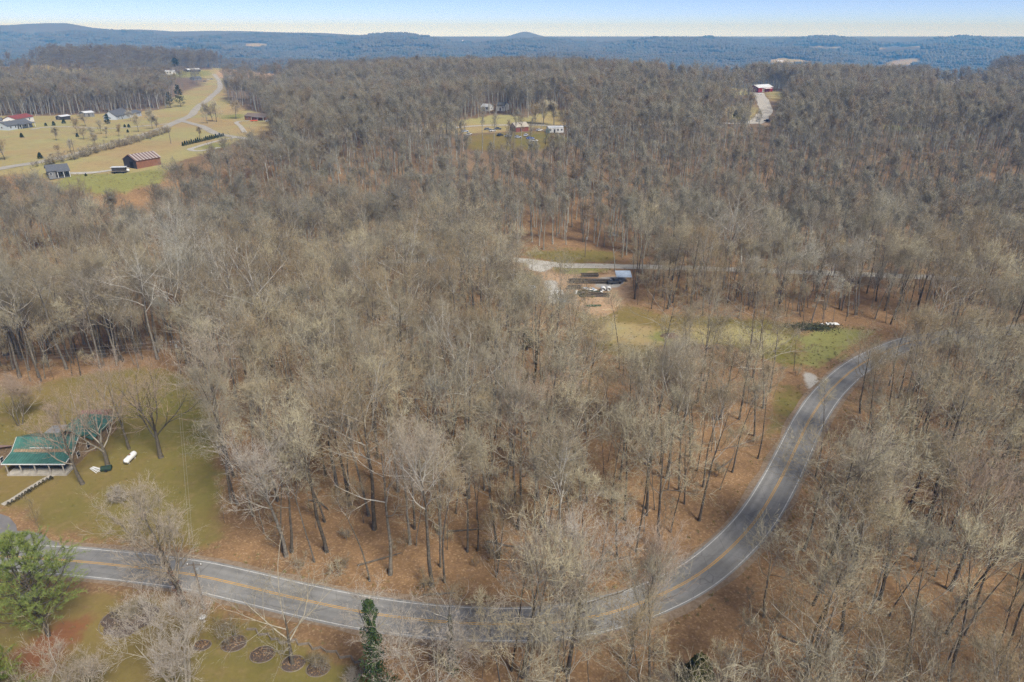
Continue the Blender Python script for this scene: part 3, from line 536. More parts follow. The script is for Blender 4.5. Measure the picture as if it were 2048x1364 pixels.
LB = {'in': ('leafless hardwood tree in the middle of the wood inside the road bend', 'bare trees inside the road bend'),
      'front': ('leafless hardwood tree in the front row just inside the road bend', 'bare trees lining the inner road edge'),
      'lawn': ('leafless hardwood tree in the wood next to the house lawn', 'bare trees beside the house lawn'),
      'back': ('leafless hardwood tree at the back of the wood toward the clearing', 'bare trees toward the clearing'),
      'verge': ('leafless hardwood tree lining the outer edge of the road bend', 'bare trees lining the outer road edge'),
      'right': ('leafless hardwood tree deep in the wood right of the road', 'bare trees outside the road bend'),
      'below': ('leafless hardwood tree on the strip just below the road', 'bare trees below the road')}
for i in ind:
    a, g = LB[zone_of(P[i])]; e = empty('bare_tree', P[i], rng.uniform(0, 6.28), a, 'tree', g); e.scale = (sc[i],)*3
    link('trunk', NEAR[vi[i]][0], e); link('crown', NEAR[vi[i]][1], e)
scatter('woods', P[rest], rng.uniform(0, 6.28, len(rest)), sc[rest], vi[rest], C0, 'leafless grey brown hardwood wood reaching back from the road', 'woods')
# saplings and brush under the trees
SHR = [joined_tree('brush_%02d' % i, seed=400+i, H=[4.5, 3.2, 7.5, 2.6, 10.][i], cb=.25, spread=.16, n=(8, 4, 4, 2, 0), tl=.5, tw=.012, r0=.05, ang=.5, up=.14, stems=[2, 3, 1, 3, 1][i], stem_ang=.25, wig=.15, mats=(M_BARK, M_BARK, M_TWIG)) for i in range(5)]
CS = collection('brush', SHR)
Q = jitter_grid(40, 240, 4.6, half, rng); Q = np.concatenate([Q, hz(Q[:, 0], Q[:, 1])[:, None]], 1); Q = Q[rng.random(len(Q)) < .33]; Q = Q[~refused(Q, np.full(len(Q), 3.), rng)]
scatter('undergrowth', Q, rng.uniform(0, 6.28, len(Q)), rng.uniform(.6, 1.3, len(Q)), rng.integers(0, 5, len(Q)), CS, 'thin leafless saplings and brush under the trees', 'undergrowth')
# hillside and plateau woods
P1 = jitter_grid(226, 820, 5.7, half, rng); P1 = np.concatenate([P1, hz(P1[:, 0], P1[:, 1])[:, None]], 1); v1 = rng.integers(0, 9, len(P1)); s1 = rng.uniform(.68, 1.0, len(P1)); bank = (P1[:, 1] > 264) & (P1[:, 1] < 430) & (P1[:, 0] > -75) & (rng.random(len(P1)) < .8); v1[bank] = rng.integers(9, 13, int(bank.sum())); k = ~refused(P1, s1*24, rng)
P1, v1, s1 = P1[k], v1[k], s1[k]
scatter('hillside_woods', P1, rng.uniform(0, 6.28, len(P1)), s1, v1, C1, 'leafless woods covering the hillside behind the gravel road', 'woods')
P2 = jitter_grid(820, 1700, 9.2, half, rng); P2 = np.concatenate([P2, hz(P2[:, 0], P2[:, 1])[:, None]], 1); s2 = rng.uniform(.8, 1.15, len(P2)); k = ~refused(P2, s2*24, rng); P2, s2 = P2[k], s2[k]
scatter('plateau_woods', P2, rng.uniform(0, 6.28, len(P2)), s2, rng.integers(0, 7, len(P2)), C2, 'distant leafless woods on the rolling plateau', 'woods')
# far woods: patches of some twenty trees each
def patch_mesh(name, seed, n, size):
    r = np.random.default_rng(seed); V = []; T = []; o = 0; k = 9
    for _ in range(n):
        w_, h_ = r.uniform(3.2, 6.), r.uniform(12, 19); cx, cy = r.uniform(-size, size, 2); rows = []
        for f, z in ((.30, .0), (.55, .42), (1., .62), (.92, .80), (.5, .95)):
            a = np.arange(k)*6.283/k+r.random(); q = w_*f*(1+r.normal(0, .17, k)); rows.append(np.stack([cx+q*np.cos(a), cy+q*np.sin(a), h_*z+r.normal(0, .05*h_, k)*(z > 0)-1.5], -1))
        rows.append(np.repeat([[cx, cy, h_-1.5]], k, 0)); v = np.concatenate(rows); i = np.arange(6*k).reshape(6, k); A, B = i[:-1], i[1:]; A2, B2 = np.roll(A, -1, 1), np.roll(B, -1, 1)
        V.append(v); T.append(np.concatenate([np.stack([A, A2, B2], -1).reshape(-1, 3), np.stack([A, B2, B], -1).reshape(-1, 3)])+o); o += len(v)
    return mesh_tris(name, np.concatenate(V), np.concatenate(T), [M_FARC])
C3 = collection('wood_patch', [patch_mesh('wood_patch_%d' % i, 700+i, 34, 26) for i in range(5)])
P3 = np.concatenate([jitter_grid(1690, 3600, 36, lambda y: 60+y*.84, rng), jitter_grid(3600, 5200, 58, lambda y: 60+y*.84, rng)]); P3 = np.concatenate([P3, hz(P3[:, 0], P3[:, 1])[:, None]], 1); k = ~refused(P3, np.full(len(P3), 20.), rng); P3 = P3[k]
scatter('far_woods', P3, rng.uniform(0, 6.28, len(P3)), np.where(P3[:, 1] > 3600, 1.35, 1.)*rng.uniform(.85, 1.15, len(P3)), rng.integers(0, 5, len(P3)), C3, 'blue grey woods on the far hills', 'woods')
print('counts', len(P), len(Q), len(P1), len(P2), len(P3))

# ---------------------------------------------------------------- single trees and shrubs of the yards
def planted(name, px, py, spec, mats, label, cat='tree', group=None, rz=0., tilt=None):
    tm, cm = tree_meshes(name, mats=mats, **spec); g = G(px, py); e = empty(name, g, rz, label, cat, group)
    if tilt: e.rotation_euler = (tilt[0], tilt[1], rz)
    link('trunk', tm, e); link('crown', cm, e); return e
FULL = (13, 6, 6, 7, 3)
planted('lawn_tree', 322, 915, dict(seed=31, H=20, cb=.36, spread=.30, n=(9, 6, 5, 6, 3), tw=.012, r0=.46, ang=.6, up=.1, wig=.13, th=.55, lean=.08), (M_DBARK, M_DBARK, M_PINKTW), 'forked dark trunked bare tree on the lawn beside the white gas tank')
planted('lawn_tree', 215, 930, dict(seed=32, H=18, cb=.30, spread=.29, n=(10, 5, 5, 5, 2), tw=.013, r0=.44, ang=.6, up=.14, wig=.12, th=.55), (M_DBARK, M_LIMB, M_PINKTW), 'tan twigged twin trunked tree growing against the green roofed house')
planted('lawn_tree', 165, 968, dict(seed=33, H=16, cb=.3, spread=.25, n=(11, 5, 5, 5, 2), tw=.013, r0=.36, ang=.75, up=.15, wig=.12), (M_DBARK, M_LIMB, M_PINKTW), 'leaning bare tree in front of the green house porch corner', tilt=(0, -.22))
planted('lawn_tree', 258, 898, dict(seed=34, H=18, cb=.3, spread=.24, n=(11, 5, 5, 5, 2), tw=.013, r0=.28, ang=.7, up=.15, wig=.12), (M_DBARK, M_LIMB, M_PINKTW), 'slim bare tree behind the white gas tank on the lawn', tilt=(0, -.12))
planted('yard_tree', 40, 850, dict(seed=35, H=10, cb=.15, spread=.3, n=FULL, tw=.011, r0=.2, ang=.7, up=.16, stems=3, stem_ang=.3), (M_DBARK, M_LIMB, M_PINKTW), 'low spreading tan twigged tree behind the green roofed house')
planted('bush_tree', 372, 1392, dict(seed=36, H=17, cb=.22, spread=.22, n=(16, 6, 6, 6, 3), tw=.013, r0=.34, ang=.6, up=.18, stems=4, stem_ang=.28), (M_PALE, M_PALE, M_WTW), 'many stemmed whitish bare tree on the lawn below the road')
planted('bush_tree', 165, 1432, dict(seed=37, H=9.5, cb=.22, spread=.27, n=(12, 6, 5, 6, 3), tw=.013, r0=.26, ang=.9, up=.1, stems=3, stem_ang=.35, wig=.2), (M_PALE, M_PALE, M_PALETW), 'twisted pale limbed bare tree at the bottom edge of the lawn')
planted('drooping_tree', 585, 1328, dict(seed=39, H=19, cb=.34, spread=.33, n=(9, 4, 4, 4, 2), tl=1.3, tw=.015, r0=.30, ang=.75, up=.05, wig=.17, droop=.12, th=.5, lean=.12), (M_DBARK, M_PALE, M_PALE), 'sparse pale limbed tree rooted in a round mulch bed')
planted('tangled_tree', 870, 1420, dict(seed=40, H=16, cb=.3, spread=.28, n=(14, 6, 5, 6, 3), tw=.014, r0=.36, ang=1.0, up=.03, wig=.24, stems=2, stem_ang=.25), (M_PALE, M_PALE, M_WTW), 'tangled whitish bare tree beside the ivy clad trunk')
for i, (px, py, H, sp, lb) in enumerate(((572, 1112, 22, .20, 'whitish crowned bare tree at the lawn side edge of the wood'), (700, 1010, 23, .2, 'pale cream crowned tree behind the front row of trunks'), (1075, 1000, 22, .24, 'broad pinkish grey crowned tree in the middle of the wood'), (865, 1172, 29, .15, 'tallest dark straight trunk closest to the road'), (1135, 1345, 24, .22, 'big cream twigged tree rising across the road'), (1045, 1352, 23, .2, 'cream twigged tree left of the biggest roadside tree'), (1255, 1330, 22, .17, 'pale forked tree on the verge below the road'), (1330, 905, 23, .17, 'tall pale tree near the middle of the bend'), (240, 720, 21, .26, 'wide pale crowned tree at the ravine behind the lawn'), (1700, 1180, 22, .23, 'pale pinkish crowned tree in the wood right of the road'), (1900, 1180, 22, .23, 'cream crowned tree near the right picture edge'), (450, 905, 22, .24, 'large leaning grey tree at the lawn corner'))):
    planted('pale_tree', px, py, dict(seed=500+i, H=H, cb=.5 if i != 3 else .6, spread=sp, n=(13, 6, 5, 5, 3), tw=.015, r0=.34, ang=.7, up=.12, wig=.14, lean=.06), (M_BARK, M_PALE if i % 3 else M_LIMB, [M_WTW, M_PALETW, M_PINKTW, M_PALETW][i % 4]), lb)
def leaf_cloud(P, size, rng, nrm_up=.3):
    n = len(P); d = nrm(rng.normal(size=(n, 3))+np.array([0, 0, nrm_up])); u, v = frame(d); a = rng.uniform(0, 6.28, n)[:, None]; uu = u*np.cos(a)+v*np.sin(a); vv = -u*np.sin(a)+v*np.cos(a); sz = (size*rng.uniform(.6, 1.3, n))[:, None]
    V = np.stack([P-uu*sz, P+vv*sz*.55, P+uu*sz, P-vv*sz*.55], 1).reshape(-1, 3); return V, np.arange(n*4).reshape(-1, 4)
def climbing(parent, name, H, r, n, m, size, rng, lean=(0, 0), bulge=.5):
    t = rng.random(n)**.9; az = rng.uniform(0, 6.28, n); rr = r*(.35+.65*rng.random(n))*(1.5-1.15*t)*(.75+.55*np.sin(t*11+1.3*np.sin(az))*np.sin(az*2+t*5)+.25*np.sin(t*31)); P = np.stack([lean[0]*t*H+rr*np.cos(az), lean[1]*t*H+rr*np.sin(az), t*H], -1)
    V, Q = leaf_cloud(P, size, rng, .4); link(name, mesh_tris(name, V, Q, [m]), parent)
rg = np.random.default_rng(77)
iv = planted('ivy_tree', 758, 1400, dict(seed=41, H=18, cb=.6, spread=.12, n=(8, 4, 4, 4, 2), tw=.013, r0=.35, ang=.8, up=.1), (M_DBARK, M_PALE, M_WTW), 'tall tree trunk clad in dark green ivy below the road')
climbing(iv, 'ivy', 16.5, 1.75, 5200, M_IVY, .16, rg)
vt_ = planted('vine_tree', 372, 1217, dict(seed=42, H=20, cb=.2, spread=.22, n=(15, 6, 6, 6, 3), tw=.013, r0=.40, ang=.75, up=.12, wig=.12), (M_DBARK, M_LIMB, M_PALETW), 'bare roadside tree with rusty brown climber on its trunk', tilt=(0, -.13))
climbing(vt_, 'climber', 10., .8, 1500, mat('rusty_leaves', (.22,.09,.045), col2=(.08,.045,.025), scale=1.5), .10, rg)
iv2 = planted('ivy_tree', 905, 1345, dict(seed=43, H=15, cb=.6, spread=.14, n=(8, 4, 4, 4, 2), tw=.013, r0=.25), (M_DBARK, M_LIMB, M_TWIG), 'slimmer ivy wrapped trunk right of the ivy clad tree'); climbing(iv2, 'ivy', 10, .7, 1500, M_IVY, .13, rg)
def conifer(name, px, py, H, rad_, n1, label, m, seed, needle=.22, droop=-.05, group=None, cb=.12, tuft=16, bark=None, nw=.2):
    r = np.random.default_rng(seed); g = G(px, py); e = empty(name, g, r.uniform(0, 6.28), label, 'tree', group); tr = Parts(); s = np.linspace(0, 1, 10)
    T0 = grow(np.array([[0, 0, -.3]]), np.array([[0, 0, 1.]]), np.array([H]), 9, .025, .03, r); tr.add(tube_lines(T0, (.16*H/10*(1-s*.92))[None], 7)); V, T, _ = tr.get(); link('trunk', mesh_tris(name+'_trunk', V, T, [bark or M_DBARK], smooth=True), e)
    cr = Parts(); p, d, t, ix = kids(T0, n1, cb, .99, 1.25, .12, r, True); tt = (t-cb)/(1-cb); L1 = rad_*(1.02-tt)**.7*(.75+.4*r.random(len(t)))*np.where(tt < .12, .75, 1)+.25
    A = grow(p, d, L1, 4, .1, .08+droop, r); cr.add(tube_lines(A, (.02+.012*L1)[:, None]*np.linspace(1, .3, 5), 4), 0)
    p, d, t, ix = kids(A, 11, .25, 1., .8, .2, r); d[:, 2] += .15; d = nrm(d); L2 = (.2+.33*L1[ix])*(.6+.6*r.random(len(t))); e2 = p+d*L2[:, None]; cr.add(cones(p, e2, np.full(len(p), .016)), 0)
    k = np.repeat(np.arange(len(p)), tuft); f = .25+.8*r.random(len(k)); b = p[k]+(e2-p)[k]*f[:, None]; dd = nrm(d[k]*.9+r.normal(0, .7, (len(k), 3))+np.array([0, 0, .25])); cr.add(flats(b, b+dd*(needle*(.7+.6*r.random(len(k))))[:, None], np.full(len(k), needle*nw), r), 1)
    V, T, M = cr.get(); link('crown', mesh_tris(name+'_crown', V, T, [bark or M_DBARK, m], M), e); return e
conifer('pine_tree', 98, 1272, 17.5, 9.4, 54, 'light green pine tree beside the road, rusty needles below', M_NEEDLE, 51, .5, .05, tuft=60, cb=.14, nw=.085)
conifer('conifer_tree', 10, 1432, 12, 5.0, 40, 'yellow green conifer at the lower corner of the lawn', M_NEEDLE2, 52, .42, tuft=56, nw=.09)
conifer('far_pine', 362, 214, 19, 5.2, 44, 'tall dark pine beside the far country road', M_CEDAR, 53, .75, tuft=9); conifer('far_pine', 342, 216, 14, 4., 34, 'shorter greyish pine next to the tall dark pine', M_CEDAR, 54, .7, tuft=6)
conifer('far_pine', 352, 140, 18, 8, 40, 'round dark pine above the houses at the hilltop', M_CEDAR, 55, 1.1, tuft=8, cb=.3)
for i, (px, py, H, lb) in enumerate(((1563, 492, 8, 'dark cedar at the foot of the wooded hillside'), (1310, 470, 7, 'small cedar among trunks on the hillside foot'), (1700, 468, 9, 'cedar on the right of the wooded hillside'), (1620, 410, 9, 'cedar high on the wooded hillside'), (1880, 440, 9, 'cedar near the right end of the hillside'), (216, 248, 6.5, 'cone shaped evergreen beside the field drive'), (1470, 236, 5, 'small evergreen near the red barn drive'), (1612, 214, 13, 'leaning evergreen right of the red barn'), (1055, 700, 6, 'small evergreen half hidden in the near wood'), (855, 128, 12, 'evergreen on the ridge above the homestead'), (1000, 122, 12, 'evergreen on the ridge centre'))):
    conifer('cedar_tree', px, py, H, H*.27, 30, lb, M_CEDAR, 60+i, .4 if py > 300 else .6, group='scattered evergreens', tuft=8, cb=.06)
# row of small evergreens above the loop drive
ev = np.random.default_rng(90); pA, pB = G(366, 292), G(447, 273)
def bushlet(seed, h, w, n, m):
    r = np.random.default_rng(seed); t = r.random(n)**.8; az = r.uniform(0, 6.28, n); rr = w*(1.02-t)**.6*(.5+.5*r.random(n)); V, Q = leaf_cloud(np.stack([rr*np.cos(az), rr*np.sin(az), t*h], -1), .16*h/2, r, .5); return mesh_tris('bushlet', V, Q, [m])
BU = [bushlet(91+i, 2.3, .8, 420, M_CEDAR) for i in range(3)]
for i in range(21):
    p = pA+(pB-pA)*i/20; e = empty('evergreen_shrub', (p[0], p[1], float(hz(p[0], p[1]))), i, 'small clipped evergreen in the row above the loop drive', 'shrub', 'evergreens in a row along the drive'); e.scale = (ev.uniform(.8, 1.15),)*3; link('foliage', BU[i % 3], e)
for i, (px, py, k, lb) in enumerate(((44, 275, 1.1, 'dark round shrub alone in the dry field'), (81, 317, 1.2, 'dark green round bush beside the far road'), (92, 252, .9, 'dark shrub right of the red roofed shed'), (108, 251, 1.2, 'taller dark shrub at the hedge by the field drive'), (128, 247, 1.3, 'dark shrub near the open white roofed shed'), (250, 255, .9, 'dark shrub left of the drive junction'), (258, 255, 1., 'wide dark shrub by the drive junction'), (172, 352, .5, 'low dark bush on the green field'), (155, 274, .9, 'narrow dark shrub in the dry field'), (256, 265, .8, 'small narrow shrub near the country road'))):
    g = G(px, py); e = empty('field_shrub', g, i, lb, 'shrub', 'dark shrubs of the dry fields'); e.scale = (k*1.5, k*1.5, k); link('foliage', BU[i % 3], e)
# small leafless trees of the dry field
FT = [tree_meshes('field_tree_%d' % i, seed=120+i, H=[9, 8, 7][i], cb=.25, spread=[.2, .16, .26][i], n=(12, 5, 5, 4, 0), tw=.03, tl=.8, r0=.16, ang=[.6, .45, .8][i], up=.12) for i in range(3)]
for i, (px, py, k, j, lb) in enumerate(((113, 281, .95, 1, 'thin bare tree alone on the dry field'), (155, 268, 1., 0, 'bare tree left of the pair by the field drive'), (168, 279, .95, 2, 'round crowned small bare tree in the dry field'), (190, 282, 1., 1, 'bare tree midway down the dry field'), (203, 268, .9, 0, 'bare tree just above the middle of the dry field'), (213, 276, .9, 1, 'narrow bare tree near the country road'), (238, 273, .9, 1, 'thin bare tree close to the road edge'), (277, 264, 1.15, 0, 'vase shaped bare tree by the road'), (305, 258, 1.35, 0, 'left tree of the tall pair by the road'), (315, 263, 1.35, 1, 'right tree of the tall pair by the road'), (172, 253, 1.1, 2, 'spreading bare tree above the field drive'), (262, 242, 1., 2, 'bare tree below the white gabled house'), (190, 291, .8, 2, 'small bare tree just above the country road'), (141, 304, .8, 2, 'low dark bare tree on the country road verge'), (117, 309, .6, 2, 'tiny bare bush tree on the road verge'), (415, 247, 1.5, 0, 'bare tree left of the three by the junction'), (425, 242, 1.4, 2, 'middle bare tree of the three by the junction'), (433, 244, 1.6, 0, 'tallest bare tree of the three by the junction'), (472, 238, 1.8, 2, 'broad bare tree before the brick ranch house'), (400, 275, .8, 1, 'thin bare tree beside the side road'), (10, 320, 1.4, 2, 'rounded bare tree at the field edge'), (1070, 247, 1.7, 2, 'left spreading tree on the straw lawn'), (1086, 250, 2.0, 2, 'right spreading tree on the straw lawn'), (1108, 250, 1.9, 1, 'narrow tree behind the white mobile home'))):
    g = G(px, py); e = empty('field_tree', g, i*1.3, lb, 'tree', 'bare trees of the open fields'); e.scale = (k,)*3; link('trunk', FT[j][0], e); link('crown', FT[j][1], e)
# hedge of brush along the far road
hp = []
hl = spline(GP([(80,331),(160,312),(240,291),(310,270),(335,262)]), .55); hr = np.random.default_rng(8); hp = hl[:, :2]+hr.normal(0, 1.3, (len(hl), 2))+np.array([2.2, -2.5]); hp = np.concatenate([hp, hz(hp[:, 0], hp[:, 1])[:, None]], 1)
scatter('hedgerow', hp, hr.uniform(0, 6.28, len(hp)), hr.uniform(.7, 1.25, len(hp)), hr.choice([0, 1, 3], len(hp)), CS, 'grey leafless hedge along the far country road', 'hedge')
# yard shrubs and mulch beds
def bare_shrub(px, py, H, label, seed, m=M_TWIG, w=.25, n=(16, 5, 4, 3, 0)):
    tm, cm = tree_meshes('bare_shrub', seed=seed, H=H, cb=.12, spread=w, n=n, tl=.45, tw=.011, r0=.06, ang=.7, up=.1, stems=4, stem_ang=.4, wig=.15, mats=(M_DBARK, M_LIMB, m)); e = empty('bare_shrub', G(px, py), seed, label, 'shrub'); link('stems', tm, e); link('twigs', cm, e); return e
def mulch_bed(px, py, rx, ry, label, rz=0., curb=True):
    r = np.random.default_rng(int(px)); g = G(px, py); n = 26; mb = MB(); V = []
    for f, z in ((1., .03), (.8, .10), (.4, .17)):
        for i in range(n):
            a = i*6.283/n; k = f*(1+.07*math.sin(3*a+px)+.05*math.sin(7*a)+r.normal(0, .03)); V.append((rx*k*math.cos(a), ry*k*math.sin(a), z+r.normal(0, .015)))
    V.append((0, 0, .2)); F_ = [(k*n+i, k*n+(i+1) % n, (k+1)*n+(i+1) % n, (k+1)*n+i) for k in (0, 1) for i in range(n)]+[(2*n+i, 2*n+(i+1) % n, 3*n) for i in range(n)]
    e = empty('mulch_bed', g, rz, label, 'flower bed', 'mulch beds of the lawn'); mb.add(V, F_); mb.build('mulch', M_MULCH, e); pc = r.normal(0, .42, (160, 3))*np.array([rx, ry, 0])+np.array([0, 0, .2]); lv, lq = leaf_cloud(pc, .11, r, 1.5); lm = link('leaf_litter', mesh_tris('leaf_litter', lv, lq, [M_DEADL]), e); lm['kind'] = 'stuff'
    if curb:
        a = np.linspace(0, 6.283, n+1); c = MB(); c.tube(np.stack([rx*1.03*np.cos(a), ry*1.03*np.sin(a), 0*a+.03], -1), .06, 5, caps=False); c.build('edging', M_WOODG, e)
mulch_bed(258, 1238, 3.7, 3.1, 'large oval bed of grey brown brush on the lawn', .3); mulch_bed(468, 1287, 1.65, 1.4, 'round mulch bed holding a green grey shrub'); mulch_bed(525, 1309, 1.6, 1.35, 'empty round mulch bed between two planted ones'); mulch_bed(586, 1327, 1.5, 1.3, 'round mulch bed under the pale drooping tree'); mulch_bed(636, 1338, 1.5, 1.2, 'round mulch bed with a small bare shrub'); mulch_bed(404, 1291, 1.2, .9, 'small dark mulch bed farthest from the zigzag edging')
bare_shrub(463, 1284, 4.2, 'greenish grey bare shrub in a round mulch bed', 301); bare_shrub(638, 1336, 2.6, 'small bare shrub in the round bed near the edging', 302); bare_shrub(250, 1238, 2.0, 'flattened grey shrub filling the oval bed', 303, w=.5); bare_shrub(275, 1228, 1.8, 'second grey shrub at the top of the oval bed', 304, w=.5)
bare_shrub(240, 1006, 3.4, 'grey rounded bare shrub alone on the house lawn', 305, M_WTW, .3, (20, 6, 5, 3, 0)); bare_shrub(710, 1368, 2.2, 'low grey shrub left of the ivy trunk', 306, M_WTW, .35)
sh_ = empty('yellow_shrub', G(1395, 1370), 0, 'olive green leafy shrub at the lower right among bare trees', 'shrub'); link('foliage', bushlet(310, 5, 2.4, 2600, mat('olive_leaves', (.12,.125,.03), col2=(.05,.055,.018), scale=.8)), sh_)
zz = [(860,490),(945,488),(967,540),(1050,530),(1082,580),(1135,574),(1160,615),(1212,606),(1298,580),(1322,628),(1415,615),(1452,668),(1520,650),(1572,688),(1660,688),(1692,742),(1790,730),(1822,786),(1900,770),(1930,820)]
te = empty('timber_edging', G(300+zz[9][0]/4.45, 1150+zz[9][1]/4.45), 0, 'zigzag landscape timbers along the top of the mossy lawn', 'edging'); tb = np.array(te.location)
ZP = [G(300+a/4.45, 1150+b/4.45) for a, b in zz]
for a, b in zip(ZP[:-1], ZP[1:]):
    c = (a+b)/2-tb; d = b-a; MB().box((c[0], c[1], c[2]+.16), (np.hypot(d[0], d[1])+.02, .16, .34), math.atan2(d[1], d[0])).build('timber', M_WOODG, te)
bb = empty('bird_bath', G(408, 1243), 0, 'white bird bath standing on the lawn', 'bird bath'); MB().tube([(0, 0, 0), (0, 0, .06), (0, 0, .12), (0, 0, .65), (0, 0, .72)], [.24, .24, .09, .08, .16], 12).build('pedestal', M_CONC, bb); MB().tube([(0, 0, .72), (0, 0, .78), (0, 0, .86), (0, 0, .861), (0, 0, .80)], [.18, .38, .46, .42, .3], 16).build('bowl', M_WHITE, bb)
# fallen logs in the near wood
for i, (px, py, L, a, lb) in enumerate(((930, 1062, 6, .1, 'dark fallen log behind the tallest trunk by the road'), (880, 1190, 5, .05, 'fallen branch near the road verge'), (1120, 1010, 4, .6, 'fallen log leaning toward the bend'), (640, 1010, 5, -.5, 'fallen trunk left of the pale crowned trees'), (1230, 1120, 5, .3, 'fallen log close to the road inside the bend'), (1710, 1180, 6, 1.0, 'fallen trunk in the wood right of the road'), (1850, 1010, 5, -.3, 'fallen limb deep in the right wood'), (760, 1120, 7, .4, 'fallen trunk across the leaf litter near the front trunks'), (1010, 1090, 6, -.25, 'fallen trunk in the middle of the near wood'), (1450, 930, 6, .7, 'fallen trunk near the upper part of the bend'), (1760, 950, 7, .2, 'long fallen trunk among the trees right of the road'), (1600, 1290, 6, -.6, 'fallen trunk at the lower right among trees'))):
    g = G(px, py); l = MB(); r = np.random.default_rng(i); l.tube([(-L/2, 0, .18), (0, r.normal(0, .15), .2), (L/2, r.normal(0, .2), .25)], [.17, .15, .08], 7); tag(l.build('fallen_log', M_LOGB, None, g, a), lb, 'log', 'fallen logs in the woods')

# ---------------------------------------------------------------- buildings
M_GREENR = mat('green_metal_roof', (.075,.185,.15), col2=(.05,.125,.10), scale=.8, rough=.42, spec=.4)
M_ROOFD = mat('dark_shingles', (.13,.135,.145), col2=(.085,.09,.10), scale=2); M_ROOFB = mat('brown_shingles', (.20,.16,.135), col2=(.13,.10,.085), scale=2); M_ROOFW = mat('white_metal_roof', (.66,.68,.70), col2=(.52,.54,.56), scale=1, rough=.45)
M_ROOFR = mat('red_roof', (.26,.07,.06), col2=(.17,.05,.045)); M_PINKR = mat('faded_pink_roof', (.42,.29,.25), col2=(.32,.21,.18), scale=1.5); M_SIDG = mat('pale_grey_siding', (.46,.50,.55), col2=(.38,.42,.46)); M_BRICK = mat('orange_brick', (.26,.12,.075), col2=(.17,.08,.05), scale=1.4, detail=7)
M_DKWOOD = mat('dark_barn_boards', (.065,.058,.055), col2=(.04,.035,.033), scale=2); M_REDW = mat('red_barn_wall', (.24,.022,.028), col2=(.17,.016,.02), scale=1); M_TANW = mat('tan_siding', (.42,.36,.29)); M_RED2 = mat('faded_red_wall', (.22,.075,.06)); M_GREYW = mat('grey_wall', (.22,.225,.23)); M_TARP = mat('blue_grey_tarp', (.42,.50,.62), col2=(.33,.40,.50), scale=1)
def window(parent, c, w, h, face, name='window', m=None):
    """face: 0 = front (-y), 1 = right (+x), 2 = back, 3 = left; centre on the wall surface"""
    f = MB(); n = {0: (0, -1), 1: (1, 0), 2: (0, 1), 3: (-1, 0)}[face]; sx, sy = (w, .08) if face in (0, 2) else (.08, w)
    f.box((c[0]+n[0]*.02, c[1]+n[1]*.02, c[2]), (sx, sy, h)); o = f.build(name, m or M_WHITE, parent)
    if name == 'window':
        g = MB(); k = .14; sx, sy = (w-k, .06) if face in (0, 2) else (.06, w-k)
        for sg in (-1, 1): g.box((c[0]+n[0]*.05, c[1]+n[1]*.05, c[2]+sg*h*.235), (sx, sy, (h-k)/2-.03))
        g.build('pane', M_GLASS, o)
    return o
def gable(parent, W, D, hw, hr, wall, roof, over=.35, name='wall', lip=.14, origin=(0, 0, 0)):
    """walls and roof of a gabled block, ridge along x, centred on origin"""
    ox, oy, oz = origin; m = MB(); m.prism([(oy-D/2, oz-.5), (oy+D/2, oz-.5), (oy+D/2, oz+hw), (oy, oz+hr), (oy-D/2, oz+hw)], ox-W/2, ox+W/2); m.build(name, wall, parent)
    sl_ = (hr-hw)/(D/2); r = MB(); ez = hw-sl_*over
    for sg in (-1, 1):
        q = [(ox-W/2-over, oy+sg*(D/2+over), oz+ez+lip), (ox+W/2+over, oy+sg*(D/2+over), oz+ez+lip), (ox+W/2+over, oy, oz+hr+lip), (ox-W/2-over, oy, oz+hr+lip)]
        r.slab(q if sg < 0 else q[::-1], .12)
    return r.build('roof', roof, parent)
def house(name, pa, pb, D, hw, hr, wall, roof, label, cat='house', wins=3, door=.4, over=.4, group=None, W=None, back=None, porch=False, shift=0., extras=True):
    """pa, pb: the two pixels where the front wall meets the ground"""
    A, B = G(*pa), G(*pb); d = B-A; yaw = math.atan2(d[1], d[0]); W = W or min(float(np.hypot(d[0], d[1])), 24.); c = (A+B)/2; n = np.array([-math.sin(yaw), math.cos(yaw)])*D/2
    z = float(hz(c[0]+n[0], c[1]+n[1])); e = empty(name, (c[0]+n[0], c[1]+n[1], max(z, c[2])), yaw, label, cat, group); gable(e, W, D, hw, hr, wall, roof, over)
    if extras:
        for i in range(wins):
            x = -W/2+W*(i+.5)/wins
            if abs(x-(-W/2+W*door)) > 1.1: window(e, (x, -D/2, hw*.58), min(1.2, W/wins*.5), 1.15, 0)
        window(e, (-W/2+W*door, -D/2, 1.05), 1., 2.1, 0, 'door', M_DKWOOD); window(e, (-W/2, 0, hw*.58), 1.1, 1.1, 3); window(e, (W/2, 0, hw*.58), 1.1, 1.1, 1)
    if porch:
        p = MB(); p.slab([(-W*.1, -D/2-2.6, hw-.1), (W*.5+.3, -D/2-2.6, hw-.1), (W*.5+.3, -D/2-.02, hw+.5), (-W*.1, -D/2-.02, hw+.5)], .12); p.build('porch_roof', roof, e)
        for x in (-W*.08, W*.2, W*.48): q_ = MB(); q_.box((x, -D/2-2.4, (hw-.2)/2), (.16, .16, hw-.2)); q_.build('porch_post', M_WHITE, e)
    return e
